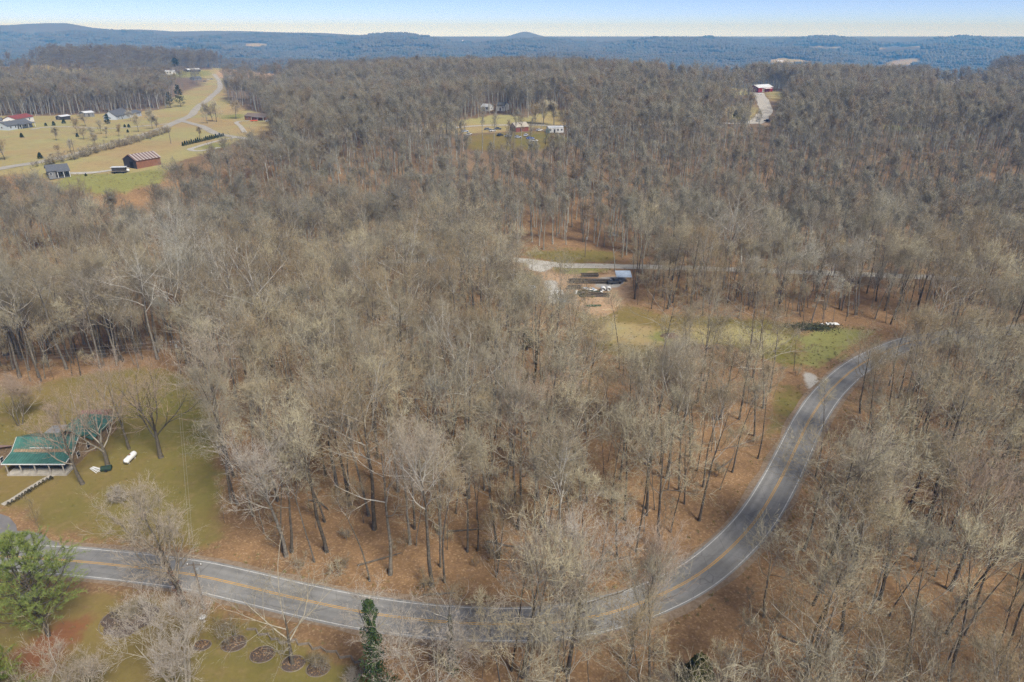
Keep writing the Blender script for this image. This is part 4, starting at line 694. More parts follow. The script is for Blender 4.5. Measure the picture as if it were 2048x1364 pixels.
# the green roofed house: a front block with a porch and a rear wing
ge = empty('green_roofed_house', (-89.6, 112.6, 0), 0, 'fieldstone house with green metal roof and front porch', 'house')
m = MB(); m.prism([(-2.6, -.4), (4.6, -.4), (4.6, 3.), (0, 5.), (-2.6, 3.35)], -5.5, 5.5); m.build('wall', M_STONE, ge)
r = MB(); r.slab([(-5.9, -2.4, 3.42), (5.9, -2.4, 3.42), (5.9, -.1, 5.22), (-5.9, -.1, 5.22)], .12); r.slab([(5.9, 5.0, 2.92), (-5.9, 5.0, 2.92), (-5.9, -.1, 5.22), (5.9, -.1, 5.22)], .12); rf = r.build('roof', M_GREENR, ge)
pr = MB(); pr.slab([(-5.9, -5.65, 2.72), (5.9, -5.65, 2.72), (5.9, -2.42, 3.38), (-5.9, -2.42, 3.38)], .1); pr.build('porch_roof', M_GREENR, ge)
for i in range(24):
    x = -5.8+i*11.6/23; k = MB(); k.box((x, -4.03, 3.085), (.05, 3.25, .05)); k.v = [(a, b, c+(b+4.03)*(.66/3.23)) for a, b, c in k.v]; k.box((x, -1.25, 4.36), (.05, 2.25, .05)); k.v[8:] = [(a, b, c+(b+1.25)*.783) for a, b, c in k.v[8:]]; k.build('roof_seam', M_GREENR, rf)
f = MB(); f.box((0, -5.68, 2.66), (11.9, .07, .2)); f.build('fascia', M_WHITE, ge); f = MB(); f.box((-.5, -1.9, 3.86), (4.2, .14, .1)); f.build('snow_guard', M_WHITE, rf)
for sx in (-1, 1):
    f = MB(); f.add([(sx*5.93, -5.65, 2.52), (sx*5.93, -2.4, 3.2), (sx*5.93, -.1, 5.02), (sx*5.93, -.1, 5.2), (sx*5.93, -2.4, 3.4), (sx*5.93, -5.65, 2.7), (sx*5.99, -5.65, 2.52), (sx*5.99, -2.4, 3.2), (sx*5.99, -.1, 5.02), (sx*5.99, -.1, 5.2), (sx*5.99, -2.4, 3.4), (sx*5.99, -5.65, 2.7)], [(0,1,4,5), (1,2,3,4), (11,10,7,6), (10,9,8,7), (0,5,11,6), (5,4,10,11), (4,3,9,10), (0,6,7,1), (1,7,8,2)]); f.build('rake_board', M_WHITE, ge)
f = MB(); f.box((0, -4.1, .16), (11.2, 3.0, .42)); f.build('porch_floor', M_CONC, ge)
for x in (-5.3, -2.7, 0, 2.7, 5.3): f = MB(); f.box((x, -5.45, 1.5), (.15, .15, 2.4)); f.build('porch_post', M_CONC, ge)
for x in (-4., 1.6, 4.): window(ge, (x, -2.6, 1.75), 1.1, 1.4, 0)
window(ge, (-1.4, -2.6, 1.45), 1., 2.1, 0, 'door', M_WHITE); window(ge, (5.5, -.9, 1.7), .9, 1.3, 1); window(ge, (5.5, 2.4, 1.7), .9, 1.3, 1)
m = MB(); m.box((2.7, 6.9, 1.3), (7.4, 8.2, 3.5)); m.build('rear_wing_wall', M_STONE, ge); window(ge, (6.4, 5.2, 1.7), .9, 1.3, 1); window(ge, (6.4, 8.2, 1.7), .9, 1.3, 1)
r = MB(); r.slab([(-1.4, 2.3, 2.9), (2.3, 2.3, 5.15), (2.3, 8.6, 5.15), (-1.4, 11.5, 2.9)][::-1], .12); r.slab([(6.8, 2.3, 2.9), (6.8, 11.5, 2.9), (2.3, 8.6, 5.15), (2.3, 2.3, 5.15)][::-1], .12); r.slab([(-1.4, 11.5, 2.9), (2.3, 8.6, 5.15), (6.8, 11.5, 2.9)][::-1], .12); r.build('rear_roof', M_GREENR, ge)
m = MB(); m.tube([(2.3, 2.3, 5.2), (2.3, 8.6, 5.2)], .1, 6); m.tube([(2.3, 8.6, 5.2), (6.8, 11.5, 2.96)], .08, 6); m.build('ridge_cap', mat('pale_green_cap', (.14,.34,.26)), ge)
m = MB(); m.box((-2.9, 6.2, 1.2), (2.9, 3.2, 3.2)); m.build('lean_to_wall', M_WOODG, ge); m = MB(); m.slab([(-4.6, 4.4, 2.8), (-1.5, 4.4, 3.0), (-1.5, 8.1, 3.0), (-4.6, 8.1, 2.8)], .1); m.build('lean_to_roof', M_METAL, ge)
sb = empty('back_shed', (-88.6, 126.5, 0), .1, 'small shed with faded red roof behind the green house', 'shed'); gable(sb, 5, 3.4, 2., 3.0, M_WOODG, mat('maroon_roof', (.24,.12,.11)), .3); window(sb, (0, -1.7, 1.), .9, 1.8, 0, 'door', M_DKWOOD)
ps = empty('side_building', (-101.5, 110.2, 0), .0, 'stone outbuilding with faded pink roof at the picture edge', 'outbuilding'); gable(ps, 7, 6.5, 2.5, 4.2, M_STONE, M_PINKR, .4); window(ps, (3.5, 0, 1.5), .9, 1.1, 1)
# walk with low hedge
wk = spline(GP([(112,948),(90,958),(60,976),(30,996),(5,1010)]), .6); tag(link('walkway', strip_mesh(wk, (-.55, .55), .05, 'walkway', [M_CONC])), 'concrete garden walk from the porch', None, None, 'structure')
BU2 = [bushlet(191+i, .8, .5, 220, mat('brown_green_leaves', (.09,.07,.035), col2=(.035,.035,.02), scale=2)) for i in range(2)]
for i in range(15):
    p = wk[2+int(i*(len(wk)-4)/14)]; q_ = (p[0]+.95, p[1]-.75); e = empty('hedge_shrub', (q_[0], q_[1], float(hz(*q_))), i, 'small clipped shrub edging the garden walk', 'shrub', 'shrubs along the garden walk'); link('foliage', BU2[i % 2], e)
# propane tank
a, b = G(253, 931), G(271, 913); c = (a+b)/2; d = b-a; pt = empty('gas_tank', c, math.atan2(d[1], d[0]), 'white propane tank with rusty lid on the lawn', 'gas tank'); t = np.linspace(-1, 1, 17); t_ = MB(); t_.tube([(x*1.75, 0, .85) for x in t], [.56*(1-max(0, (abs(x)-.72)/.28)**2.4)**.5+.01 for x in t], 18); t_.build('tank', M_WHITE, pt, smooth=True)
for x in (-.95, .95): l = MB(); l.box((x, 0, .2), (.22, .7, .42)); l.build('leg', M_CONC, pt)
l = MB(); l.tube([(0, 0, 1.36), (0, 0, 1.46), (0, 0, 1.56), (0, 0, 1.58)], [.2, .2, .16, .05], 12); l.build('lid', M_RUST, pt)
bp_ = empty('board_pile', G(192, 940), -.5, 'pile of white boards beside the twin trunked tree', 'board pile')
for i in range(5): l = MB(); l.box((0, -.5+i*.25, .14+.06*(i % 2)), (2.6, .14, .05), .12*(i-2)*.5); l.build('board', M_WHITE, bp_)
tg = empty('brush_cart', G(214, 941), .3, 'dark green covered cart beside the board pile', 'cart'); l = MB(); l.prism([(-.6, .3), (.6, .3), (.55, .8), (.2, 1.05), (-.3, 1.0), (-.6, .7)], -.9, .9); l.build('cover', mat('dark_green_tarp', (.025,.05,.035)), tg)
for sy in (-.6, .6): l = MB(); l.tube([(0, sy-.06, .3), (0, sy+.06, .3)], .3, 12); l.build('wheel', M_RUB, tg)
# ---------------------------------------------------------------- utility poles and wires
M_POLE = mat('pole_wood', (.20,.165,.13), col2=(.12,.10,.08))
def pole(px, py, H, label, yaw=0., transformer=True, arm=True):
    e = empty('utility_pole', G(px, py), yaw, label, 'utility pole', 'utility poles'); MB().tube([(0, 0, -.5), (0, 0, H*.5), (0, 0, H)], [.17, .145, .11], 10).build('post', M_POLE, e)
    if arm:
        MB().box((0, .14, H-.5), (2.2, .1, .12)).build('crossarm', M_POLE, e)
        for x in (-.95, .95): MB().tube([(x, .14, H-.45), (x, .14, H-.3), (x, .14, H-.2)], [.05, .07, .03], 8).build('insulator', M_WHITE, e)
    if transformer: MB().tube([(.36, 0, H-1.9), (.36, 0, H-1.85), (.36, 0, H-1.05), (.36, 0, H-1.)], [.15, .25, .25, .12], 14).build('transformer', M_METAL, e)
    return e
p1 = pole(409, 1218, 8.6, 'utility pole with grey transformer at the lower road edge'); p2 = pole(362, 748, 9., 'utility pole at the far end of the house lawn', transformer=True); p3 = pole(1170, 514, 8.5, 'lone utility pole on the grass behind the log yard', arm=False)
p4 = pole(35, 208, 12, 'left pole of the far roadside pair', transformer=False); p5 = pole(42, 208, 12, 'right pole of the far roadside pair', transformer=False); p6 = pole(152, 318, 9, 'thin pole on the far road verge', transformer=False, arm=False); p7 = pole(342, 287, 9, 'thin pole below the road junction', transformer=False, arm=False)
def wire(name, a, b, sag, label, r=.013):
    a, b = np.array(a, float), np.array(b, float); t = np.linspace(0, 1, 25)[:, None]; P_ = a+(b-a)*t; P_[:, 2] -= (4*sag*t*(1-t))[:, 0]; l = MB(); l.tube(P_-a, r, 4); return tag(l.build(name, M_WIRE, None, a), label, 'wire', 'overhead wires')
h1, h2 = np.array(p1.location), np.array(p2.location)
wire('power_line', h1+(-.35, .14, 8.5), h2+(-.35, .14, 8.9), .9, 'left overhead wire crossing the house lawn', .016); wire('power_line', h1+(.1, .14, 8.5), h2+(.1, .14, 8.9), .9, 'right overhead wire crossing the house lawn', .016)
for k_, (py0, lb) in enumerate(((708, 'upper wire before the dark wood'), (717, 'middle wire before the dark wood'), (723, 'lower wire before the dark wood'))):
    dv = ray(-80, py0); t_ = (h2[1]+6)/dv[1]; wire('power_line', h2+(0, .1, 8.9-k_*.9), (t_*dv[0], t_*dv[1], CAMZ+t_*dv[2]), .4, lb, .018)
# ---------------------------------------------------------------- vehicles
def car(px, py, yaw, col, label, kind='car', group=None, name=None):
    g = G(px, py); e = empty(name or 'parked_'+kind, g, yaw, label, kind, group); pm = mat('paint_%d_%d_%d' % tuple(int(c*255) for c in col), col, rough=.3, spec=.5, col2=tuple(c*.9 for c in col))
    if kind == 'car': prof = [(-2.2, .35), (2.2, .35), (2.25, .62), (2.05, .82), (1.0, .95), (-1.7, .98), (-2.2, .9)]; cab = [(.95, .94), (.35, 1.42), (-1.0, 1.45), (-1.75, .97)]
    else: prof = [(-2.6, .45), (2.6, .45), (2.65, .8), (2.5, 1.08), (1.3, 1.15), (-2.6, 1.12)]; cab = [(1.25, 1.13), (.75, 1.8), (-.55, 1.82), (-.75, 1.12)]
    def pr(poly, w0, w1):
        k = len(poly); m = MB(); m.add([(x, -w0 if z < 1.2 else -w1, z) for x, z in poly]+[(x, w0 if z < 1.2 else w1, z) for x, z in poly], [tuple(range(k)), tuple(range(2*k-1, k-1, -1))]+[(i+k, (i+1) % k+k, (i+1) % k, i) for i in range(k)]); return m
    pr(prof, .9, .9).build('body', pm, e); pr(cab, .82, .66).build('windows', M_GLASS, e)
    x0, x1 = cab[2][0], cab[1][0]; zt = cab[1][1]; MB().box(((x0+x1)/2, 0, zt+.03), (x1-x0+.1, 1.34, .06)).build('roof', pm, e)
    if kind != 'car': MB().box((-1.7, 0, 1.125), (1.5, 1.5, .03)).build('truck_bed', M_DKMET, e)
    wl = MB(); wl.tube([(0, -.11, 0), (0, .11, 0)], .33, 12); wm = None
    for x in (-1.35, 1.4):
        for y in (-.82, .82):
            if wm is None: w0 = wl.build('wheel', M_RUB, e); wm = w0.data; w0.location = (x, y, .33)
            else: link('wheel', wm, e, (x, y, .33))
    return e
# ---------------------------------------------------------------- farm buildings on the left
M_PALEP = mat('pale_roof_panel', (.42,.38,.36), col2=(.32,.27,.25)); M_RUSTP = mat('brown_roof_panel', (.17,.10,.08), col2=(.11,.07,.055))
bh = house('brick_barn', (275, 338), (323, 329), 9, 3.4, 5.6, M_BRICK, M_RUST, 'orange brick barn with striped metal roof by the green field', 'barn', wins=0, extras=False)
W_ = float(np.hypot(*(G(323, 329)-G(275, 338))[:2])); sl_ = 2.2/4.5; rf = [c for c in bh.children if c.name.startswith('roof')][0]
for i in range(16):
    x0 = -W_/2-.4+i*(W_+.8)/16; x1 = x0+(W_+.8)/16-.03
    for sg in (-1, 1):
        k = MB(); q_ = [(x0, sg*4.95, 3.4-sl_*.45+.2), (x1, sg*4.95, 3.4-sl_*.45+.2), (x1, 0, 5.8), (x0, 0, 5.8)]; k.slab(q_ if sg < 0 else q_[::-1], .04); k.build('roof_panel', M_PALEP if i % 2 else M_RUSTP, rf)
k = MB(); k.prism([(-4.55, -.4), (4.55, -.4), (4.55, 3.35), (0, 5.55), (-4.55, 3.35)], -W_/2-.12, -W_/2-.03); k.build('gable_shade', M_DKWOOD, bh); window(bh, (-W_/2-.12, -1.2, 1.4), 2.6, 2.8, 3, 'barn_door', mat('painted_doorway_shade', (.01,.01,.01)))  # gable's shaded side put in as dark sheet; doorway's inner shade as black panel
house('grey_house', (100, 361), (141, 353), 10, 2.7, 4.6, M_GREYW, M_ROOFD, 'low house with dark grey roof beside the green field', porch=True, wins=4)
wg = empty('hay_wagon', G(240, 346), .12, 'covered trailer with white top near the brick barn', 'trailer'); MB().box((0, 0, .9), (6, 2.2, .2)).build('deck', M_WOODG, wg); MB().box((0, 0, 1.75), (5.4, 2., 1.45)).build('load', M_DKWOOD, wg); MB().box((0, 0, 2.62), (6.2, 2.5, .18)).build('top', M_ROOFW, wg)
for x in (-1.8, 1.8):
    for y in (-1., 1.): k = MB(); k.tube([(x, y-.12, .42), (x, y+.12, .42)], .42, 12); k.build('wheel', M_RUB, wg)
tk = empty('fuel_tank', G(255, 344), 0, 'small white tank at the end of the covered trailer', 'tank'); MB().tube([(-1., 0, .8), (-.8, 0, .8), (.8, 0, .8), (1., 0, .8)], [.3, .6, .6, .3], 14).build('tank', M_WHITE, tk); MB().box((0, 0, .15), (1.3, .6, .3)).build('stand', M_DKMET, tk)
house('ranch_house', (18, 261), (66, 254), 9, 2.7, 4.8, M_SIDG, M_ROOFD, 'pale grey ranch house at the end of the field drive', wins=5, porch=True); house('white_shed', (34, 247), (69, 243), 9, 3., 4.8, M_WHITE, M_ROOFR, 'white shed with red roof behind the pale grey ranch house', 'shed', wins=2)
house('small_house', (-20, 251), (6, 250), 7, 2.6, 4.3, M_WHITE, M_ROOFD, 'white house cut by the edge beyond the ranch house', wins=2); house('open_shed', (124, 240), (142, 239), 5, 2.5, 3.2, M_DKWOOD, M_ROOFW, 'low open shed with white roof behind the field', 'shed', wins=1); house('field_shed', (171, 234), (190, 233), 8, 3., 4.0, M_GREYW, M_ROOFW, 'grey shed with bright white roof before the woods', 'shed', wins=2)
gh = house('gabled_house', (232, 240), (262, 236), 9, 3.2, 6.8, M_SIDG, M_ROOFD, 'pale house with steep dark roof left of the road', wins=3); house('house_annex', (264, 235), (284, 232), 8, 2.8, 4.6, M_SIDG, M_ROOFD, 'grey annex house right of the steep roofed house', wins=2)
house('brick_ranch', (490, 240), (532, 241), 9, 2.7, 4.6, M_BRICK, M_ROOFB, 'brown brick ranch house at the edge of the wood', wins=4, porch=True); car(508, 243, .4, (.55, .10, .03), 'orange pickup truck before the brick ranch house', 'truck')
car(537, 243, .1, (.5, .52, .55), 'silver car right of the brick ranch house'); car(547, 242, .1, (.6, .6, .6), 'pale car beside the silver car at the wood edge')
house('hilltop_house', (332, 149), (352, 148), 10, 3, 5.2, M_WHITE, M_ROOFW, 'white hilltop house left of the road', wins=3); house('brown_house', (345, 145), (360, 144), 10, 3.4, 6, M_RED2, M_ROOFB, 'reddish brown house behind the white hilltop house', wins=2); house('long_house', (374, 144), (403, 143), 9, 2.8, 4.4, M_DKWOOD, M_ROOFW, 'long house with white roof at the hilltop', wins=4)
house('dark_house', (389, 161), (404, 160), 9, 2.8, 4.8, M_GREYW, M_ROOFD, 'dark house below the long white roofed house', wins=2); car(410, 163, 0, (.04, .05, .08), 'dark car below the hilltop houses'); car(416, 160, .3, (.6, .6, .6), 'white car beside the dark hilltop car'); car(424, 159, .1, (.3, .31, .33), 'grey car nearest the hilltop road')
house('roadside_house', (455, 158), (474, 157), 9, 2.8, 4.8, M_WHITE, M_ROOFD, 'white house with dark roof right of the hilltop road', wins=3); house('field_house', (557, 145), (578, 144), 10, 3.4, 6., M_WHITE, M_ROOFW, 'white house above the orange field', wins=3); house('hidden_house', (525, 166), (556, 165), 9, 2.8, 4.8, M_WHITE, M_ROOFW, 'white house half hidden by trees below the orange field', wins=3)
# ---------------------------------------------------------------- homestead in the woods
mh = house('mobile_home', (1097, 266), (1127, 265), 4.6, 2.9, 3.5, M_WHITE, M_ROOFW, 'white mobile home with blue end in the wooded homestead', wins=4, over=.15); k = MB(); k.box((-5.3, -2.6, 1.2), (2.2, .4, 2.2)); k.build('blue_porch', mat('teal_paint', (.04,.17,.22)), mh)
house('red_shed', (1032, 264), (1057, 262), 8, 2.8, 5., M_RED2, mat('tan_metal_roof', (.42,.38,.31)), 'red walled shed with tan roof left of the mobile home', 'shed', wins=1); house('white_cottage', (962, 222), (978, 222), 7, 2.8, 4.6, M_WHITE, M_ROOFW, 'white cottage seen through trunks behind the homestead', wins=2); house('tall_white_house', (994, 222), (1010, 222), 7, 4., 6., M_WHITE, M_ROOFD, 'taller white house right of the white cottage', wins=2)
jc = [(930, 264, (.45, .5, .6), 'pale blue'), (938, 270, (.6, .6, .6), 'white'), (975, 260, (.25, .27, .3), 'grey'), (985, 263, (.55, .56, .58), 'silver'), (996, 259, (.08, .08, .09), 'black'), (1000, 272, (.05, .06, .08), 'dark'), (1016, 274, (.6, .61, .62), 'white'), (1036, 276, (.4, .43, .5), 'steel blue'), (1052, 272, (.55, .57, .65), 'pale lilac'), (1060, 278, (.10, .16, .42), 'bright blue'), (1068, 283, (.62, .62, .62), 'white'), (1079, 262, (.7, .7, .7), 'white')]
wh = ['left of the homestead lane', 'lowest at the left of the homestead', 'by the lane left of the shed', 'next in the row along the lane', 'nearest the lane before the shed', 'among trees below the lane', 'below the lane near the forked tree', 'left of the tan roofed shed front', 'below the red walled shed', 'among junk below the shed', 'lowest at the right of the homestead', 'beside the mobile home']
for i, ((px, py, col, cn), wz) in enumerate(zip(jc, wh)): car(px, py, [.2, 1.1, -.3, .5, 0, .9, -.6, .2, 1.3, .4, -.2, .8][i], col, '%s car parked %s' % (cn, wz), group='cars of the wooded homestead')
# ---------------------------------------------------------------- red barn and houses on the right
rb = house('red_barn', (1516, 185), (1545, 183), 12, 4.2, 6.4, M_REDW, M_ROOFW, 'red metal barn with white roof at the top of a drive', 'barn', wins=0, extras=False); window(rb, (-3, -6, 1.7), 3.4, 3.2, 0, 'barn_door', M_WHITE); k = MB(); k.slab([(-4, -9, 3.2), (6.5, -9, 3.2), (6.5, -6.02, 4.), (-4, -6.02, 4.)], .12); k.build('lean_to_roof', mat('pink_white_roof', (.6,.5,.5)), rb)
for x in (-3.8, 1.2, 6.3): k = MB(); k.box((x, -8.8, 1.6), (.2, .2, 3.2)); k.build('post', M_REDW, rb)
car(1519, 189, .2, (.68, .68, .68), 'white pickup truck parked before the red barn', 'truck'); house('far_white_house', (1553, 124), (1568, 124), 10, 3.2, 6., M_WHITE, M_ROOFW, 'white house on the ridge beyond the red barn', wins=3); house('low_white_shed', (1400, 182), (1418, 182), 7, 2.8, 4., M_WHITE, M_ROOFW, 'low white shed left of the red barn', 'shed', wins=2)
house('wood_cabin', (1584, 207), (1602, 207), 7, 2.8, 4.2, M_TANW, M_ROOFW, 'pale roofed cabin among trees right of the red barn', 'cabin', wins=2); house('meadow_house', (1905, 174), (1920, 174), 9, 3, 5.2, M_WHITE, M_ROOFD, 'white house beside the yellow meadow at the right', wins=2)
for i, (px, py, col, lb) in enumerate(((1467, 244, (.5, .52, .55), 'silver car at the lower end of the red barn drive'), (1490, 249, (.45, .47, .5), 'grey car below the red barn drive'), (1516, 243, (.66, .66, .66), 'white car at the foot of the red barn drive'), (1534, 243, (.05, .05, .06), 'black car right of the red barn drive'))): car(px, py, i*.7, col, lb, group='cars below the red barn')
for i, (px, py, W, lb) in enumerate(((889, 87, 40, 'long white roofed building far out in the blue woods'), (1110, 83, 24, 'white farm house far out in the blue woods'), (926, 83, 16, 'tiny white house right of the long far building'), (95, 90, 22, 'white farm on the far left plain'), (250, 89, 24, 'left white house of the far plain pair'), (267, 88, 20, 'right white house of the far plain pair'), (1140, 137, 9, 'small white house on the wooded ridge'))):
    house('distant_house', (px, py), (px+.5, py), W*.5, 5, 9, M_WHITE, M_ROOFW, lb, W=W, wins=3, group='distant white houses')
# ---------------------------------------------------------------- log yard
def log_pile(px, py, yaw, L, n, label, m=M_LOGB):
    r = np.random.default_rng(int(px)); e = empty('log_pile', G(px, py), yaw, label, 'log pile', 'log piles of the yard'); k = 0
    for row in range(3):
        for i in range(n-row):
            rr = r.uniform(.2, .3); l = MB(); y = (i-(n-row)/2)*.6; z = .28+row*.5; o = r.normal(0, .3); l.tube([(-L/2+o, y, z), (L/2+o, y+r.normal(0, .08), z)], [rr, rr*.85], 8, caps=False); b = len(l.v); l.f += [tuple(range(7, -1, -1)), tuple(range(8, 16))]; l.m += [1, 1]; l.build('log', [m, M_CUT], e)
log_pile(1179, 553, .05, 6, 3, 'short dark log pile at the back of the yard'); log_pile(1178, 565, -.06, 13, 4, 'long dark log pile across the middle of the yard'); log_pile(1150, 577, .1, 4.5, 3, 'small grey log pile beside the debris heap'); log_pile(1197, 592, -.15, 7, 3, 'grey brush like log pile in front of the debris heap')
def bale(px, py, label):
    e = empty('wrapped_bale', G(px, py), 0, label, 'bale', 'white wrapped bales'); t = np.linspace(-1, 1, 9); l = MB(); l.tube([(0, x*.75, .82) for x in t], [.82*(1-max(0, (abs(x)-.7)/.3)**2*.35) for x in t], 16); l.build('wrap', M_WHITE, e, smooth=True); l = MB(); l.tube([(0, -.765, .82), (0, -.75, .82)], .12, 8); l.build('tail', M_GREYW, e)
bale(1206, 582, 'left white wrapped round bale in the log yard'); bale(1217, 582, 'right white wrapped round bale in the log yard')
dh = empty('debris_heap', G(1179, 587), 0, 'heap of boards, branches and plastic in the log yard', 'debris heap'); r_ = np.random.default_rng(3); hm_ = MB(); n_ = 20
for k_, (f, z) in enumerate(((1, 0), (.75, .5), (.4, 1.0), (.1, 1.2))):
    for i in range(n_): a = i*6.283/n_; q_ = f*(1+.15*r_.normal()); hm_.v.append((4.6*q_*math.cos(a), 3.4*q_*math.sin(a), z+r_.normal(0, .1)))
hm_.f = [(k*n_+i, k*n_+(i+1) % n_, (k+1)*n_+(i+1) % n_, (k+1)*n_+i) for k in range(3) for i in range(n_)]+[tuple(range(3*n_, 4*n_))]; hm_.m = [0]*len(hm_.f); hm_.build('mound', mat('dark_green_brush', (.05,.065,.03), col2=(.022,.028,.016), scale=1.5), dh)
for i in range(26):
    k = MB(); x, y = r_.normal(0, 2), r_.normal(.4, 1.3); k.box((x, y, 1.25-.05*(x*x+y*y)+.1), (r_.uniform(.5, 2.2), r_.uniform(.2, .9), .08), r_.uniform(0, 3), ry=r_.normal(0, .2)); k.build('board', [M_WHITE, M_CUT, M_WHITE, M_TARP, M_WOODG][i % 5], dh)
tl_ = empty('utility_trailer', G(1123, 601), 1.62, 'flat trailer loaded with bales of junk, grey tailgate', 'trailer'); MB().box((2.6, 0, .75), (9, 2.3, .16)).build('deck', M_WHITE, tl_); MB().box((-2.5, 0, 1.1), (1.5, 2.3, .9)).build('tailgate', M_TARP, tl_)
for x in (1.6, 2.7, 3.8):
    for y in (-1.1, 1.1): k = MB(); k.tube([(x, y-.12, .38), (x, y+.12, .38)], .38, 12); k.build('wheel', M_RUB, tl_)
for i, (x, y, z, sx) in enumerate(((-.6, .1, 1.3, 1.3), (1.4, -.3, 1.2, 1.1), (3., .3, 1.15, 1.), (5., -.2, 1.1, .9))):
    k = MB(); k.tube([(x, y, .83), (x, y, .95), (x, y, z), (x, y, z+.35)], [sx*.5, sx*.6, sx*.62, sx*.35], 9); k.build('bundle', [M_WOODG, M_GREYW, M_RUST, M_WOODG][i], tl_)
cp = empty('tarp_shelter', G(1246, 562), 0, 'blue grey tarp shelter half hidden by trees', 'shelter'); MB().slab([(-2.6, -2.2, 2.1), (2.6, -2.2, 2.1), (2.6, 2.2, 3.), (-2.6, 2.2, 3.)], .06).build('tarp', M_TARP, cp)
for x in (-2.4, 2.4):
    for y, z in ((-2., 2.05), (2., 2.85)): k = MB(); k.tube([(x, y, 0), (x, y, z)], .05, 6); k.build('post', M_METAL, cp)
car(1230, 567, .2, (.08, .08, .085), 'dark pickup truck beside the tarp shelter', 'truck'); car(1010, 518, .25, (.03, .03, .035), 'black car on the gravel road'); car(1060, 579, .6, (.4, .44, .48), 'grey car among trees left of the log yard')
cn = empty('green_canoe', G(1187, 613), .05, 'green canoe lying on the grass below the debris', 'canoe'); t = np.linspace(-1, 1, 11); V = []
for x in t:
    w_ = .48*(1-x*x)**.6+.02; V += [(x*2.4, -w_, .45+.12*x*x), (x*2.4, -w_*.6, .08), (x*2.4, w_*.6, .08), (x*2.4, w_, .45+.12*x*x)]
k = MB(); k.add(V, [(i*4+j, i*4+j+1, i*4+j+5, i*4+j+4) for i in range(10) for j in range(3)]); k.build('hull', mat('green_hull', (.06,.12,.06), rough=.4), cn)
for x in (-1, 0, 1): k = MB(); k.box((x, 0, .42), (.16, .8, .04)); k.build('thwart', M_WOODG, cn)
rg_ = empty('hose_ring', G(1173, 614), 0, 'rusty ring of orange pipe on the grass', 'pipe'); a = np.linspace(0, 5.6, 22); k = MB(); k.tube(np.stack([1.1*np.cos(a), .9*np.sin(a), .12+0*a], -1), .1, 6); k.build('pipe', M_RUST, rg_)
for i, (px, py, L, a, lb) in enumerate(((1216, 619, 4.5, .35, 'pale peeled log at the edge of the orange dirt'), (1220, 621, 3.5, .2, 'second pale log below the peeled one'), (1233, 613, 2.5, .9, 'short pale branch pointing uphill'))): l = MB(); l.tube([(-L/2, 0, .14), (L/2, .1, .16)], [.14, .1], 7); tag(l.build('peeled_log', M_CUT, None, G(px, py), a), lb, 'log', 'pale logs by the yard')
bpile = empty('brush_pile', G(1622, 655), 0, 'dark green brush pile at the edge of the field', 'brush pile'); r_ = np.random.default_rng(9); q_ = r_.normal(size=(2600, 3))*np.array([3.4, 1.5, .3]); q_[:, 2] = np.abs(q_[:, 2])+.05; V, Q_ = leaf_cloud(q_, .22, r_); link('branches', mesh_tris('branches', V, Q_, [mat('wilted_brush', (.085,.095,.045), col2=(.04,.045,.025), scale=.8)]), bpile)
ts = empty('white_sheeting', G(1665, 649), 0, 'crumpled white plastic sheeting beside the brush pile', 'sheeting'); k = MB(); gv = [(x*.45, y*.4, .15+.3*abs(r_.normal())*(1-abs(x)/5)) for y in range(-2, 3) for x in range(-4, 5)]; k.add(gv, [(j*9+i, j*9+i+1, (j+1)*9+i+1, (j+1)*9+i) for j in range(4) for i in range(8)]); k.build('sheet', M_WHITE, ts)
k = MB(); k.add([(x*.3-3.5, y*.3-.4, .1+.15*abs(r_.normal())) for y in range(3) for x in range(4)], [(j*4+i, j*4+i+1, (j+1)*4+i+1, (j+1)*4+i) for j in range(2) for i in range(3)]); k.build('scrap', M_WHITE, ts)
dp = empty('dirt_pile', G(1340, 672), 0, 'low brown dirt pile at the left of the field', 'dirt pile'); k = MB()
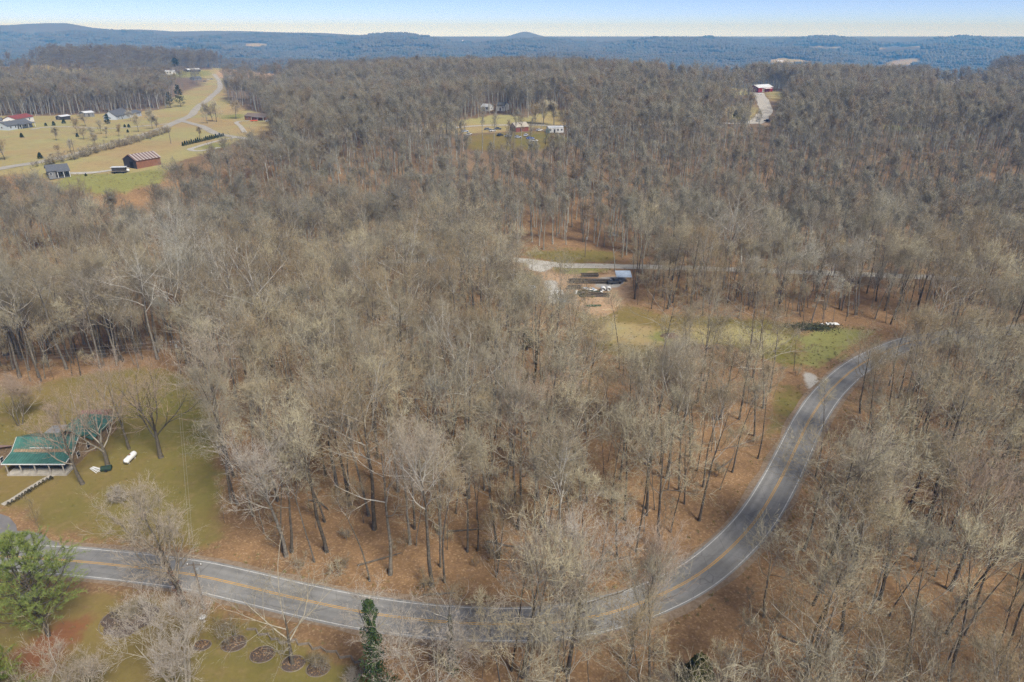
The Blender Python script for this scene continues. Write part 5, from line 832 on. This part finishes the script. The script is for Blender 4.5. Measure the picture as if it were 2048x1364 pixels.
for f, z in ((1, -.1), (.6, .5), (.15, .9)):
    for i in range(14): a = i*6.283/14; q2 = f*(1+.12*r_.normal()); k.v.append((3.*q2*math.cos(a), 1.8*q2*math.sin(a), z))
k.f = [(j*14+i, j*14+(i+1) % 14, (j+1)*14+(i+1) % 14, (j+1)*14+i) for j in range(2) for i in range(14)]+[tuple(range(28, 42))]; k.m = [0]*len(k.f); k.build('mound', mat('brown_dirt', (.20,.13,.085), col2=(.12,.08,.05), scale=1.5), dp)

# ---------------------------------------------------------------- rough grass
M_TUFT = ramp_mat('grass_blades', [(.30,.235,.10), (.20,.19,.06), (.36,.29,.15), (.17,.17,.05), (.26,.18,.09)], var=.2)
def tuft(seed, n, h):
    r = np.random.default_rng(seed); p = np.concatenate([r.normal(0, .16, (n, 2)), np.zeros((n, 1))], 1); d = nrm(r.normal(0, .45, (n, 3))+np.array([0, 0, 1.])); return mesh_tris('tuft', *flats(p, p+d*(h*(.5+r.random(n)))[:, None], np.full(n, .05), r), [M_TUFT])
CT = collection('grass_tuft', [tuft(800+i, 26, [.22, .32, .5, .7][i]) for i in range(4)])
tp = jitter_grid(48, 300, 1.25, lambda y: 40+y*.8, rng); zl = np.maximum.reduce([zone(ZW[k], tp[:, 0], tp[:, 1]) for k in ('lawn', 'straw', 'green')]); rd = dist_line(ROAD, tp[:, 0], tp[:, 1])
keep = ((zl > .3) & (rng.random(len(tp)) < .16+.5*(clump(tp, .11) > .62))) | ((rd > 3.9) & (rd < 6.5) & (rng.random(len(tp)) < .5)); keep &= rd > 3.7; keep &= ~((np.abs(tp[:, 0]+89) < 9.5) & (tp[:, 1] > 106) & (tp[:, 1] < 125)); tp = tp[keep]
tall = (clump(tp, .11) > .7) | (tp[:, 1] > 170)
scatter('grass', np.concatenate([tp, hz(tp[:, 0], tp[:, 1])[:, None]], 1), rng.uniform(0, 6.28, len(tp)), rng.uniform(.5, 1.2, len(tp)), np.where(tall, rng.integers(1, 4, len(tp)), rng.integers(0, 2, len(tp))), CT, 'tufts of rough winter grass on lawns, verges and clearings', 'grass')
print('tufts', len(tp))
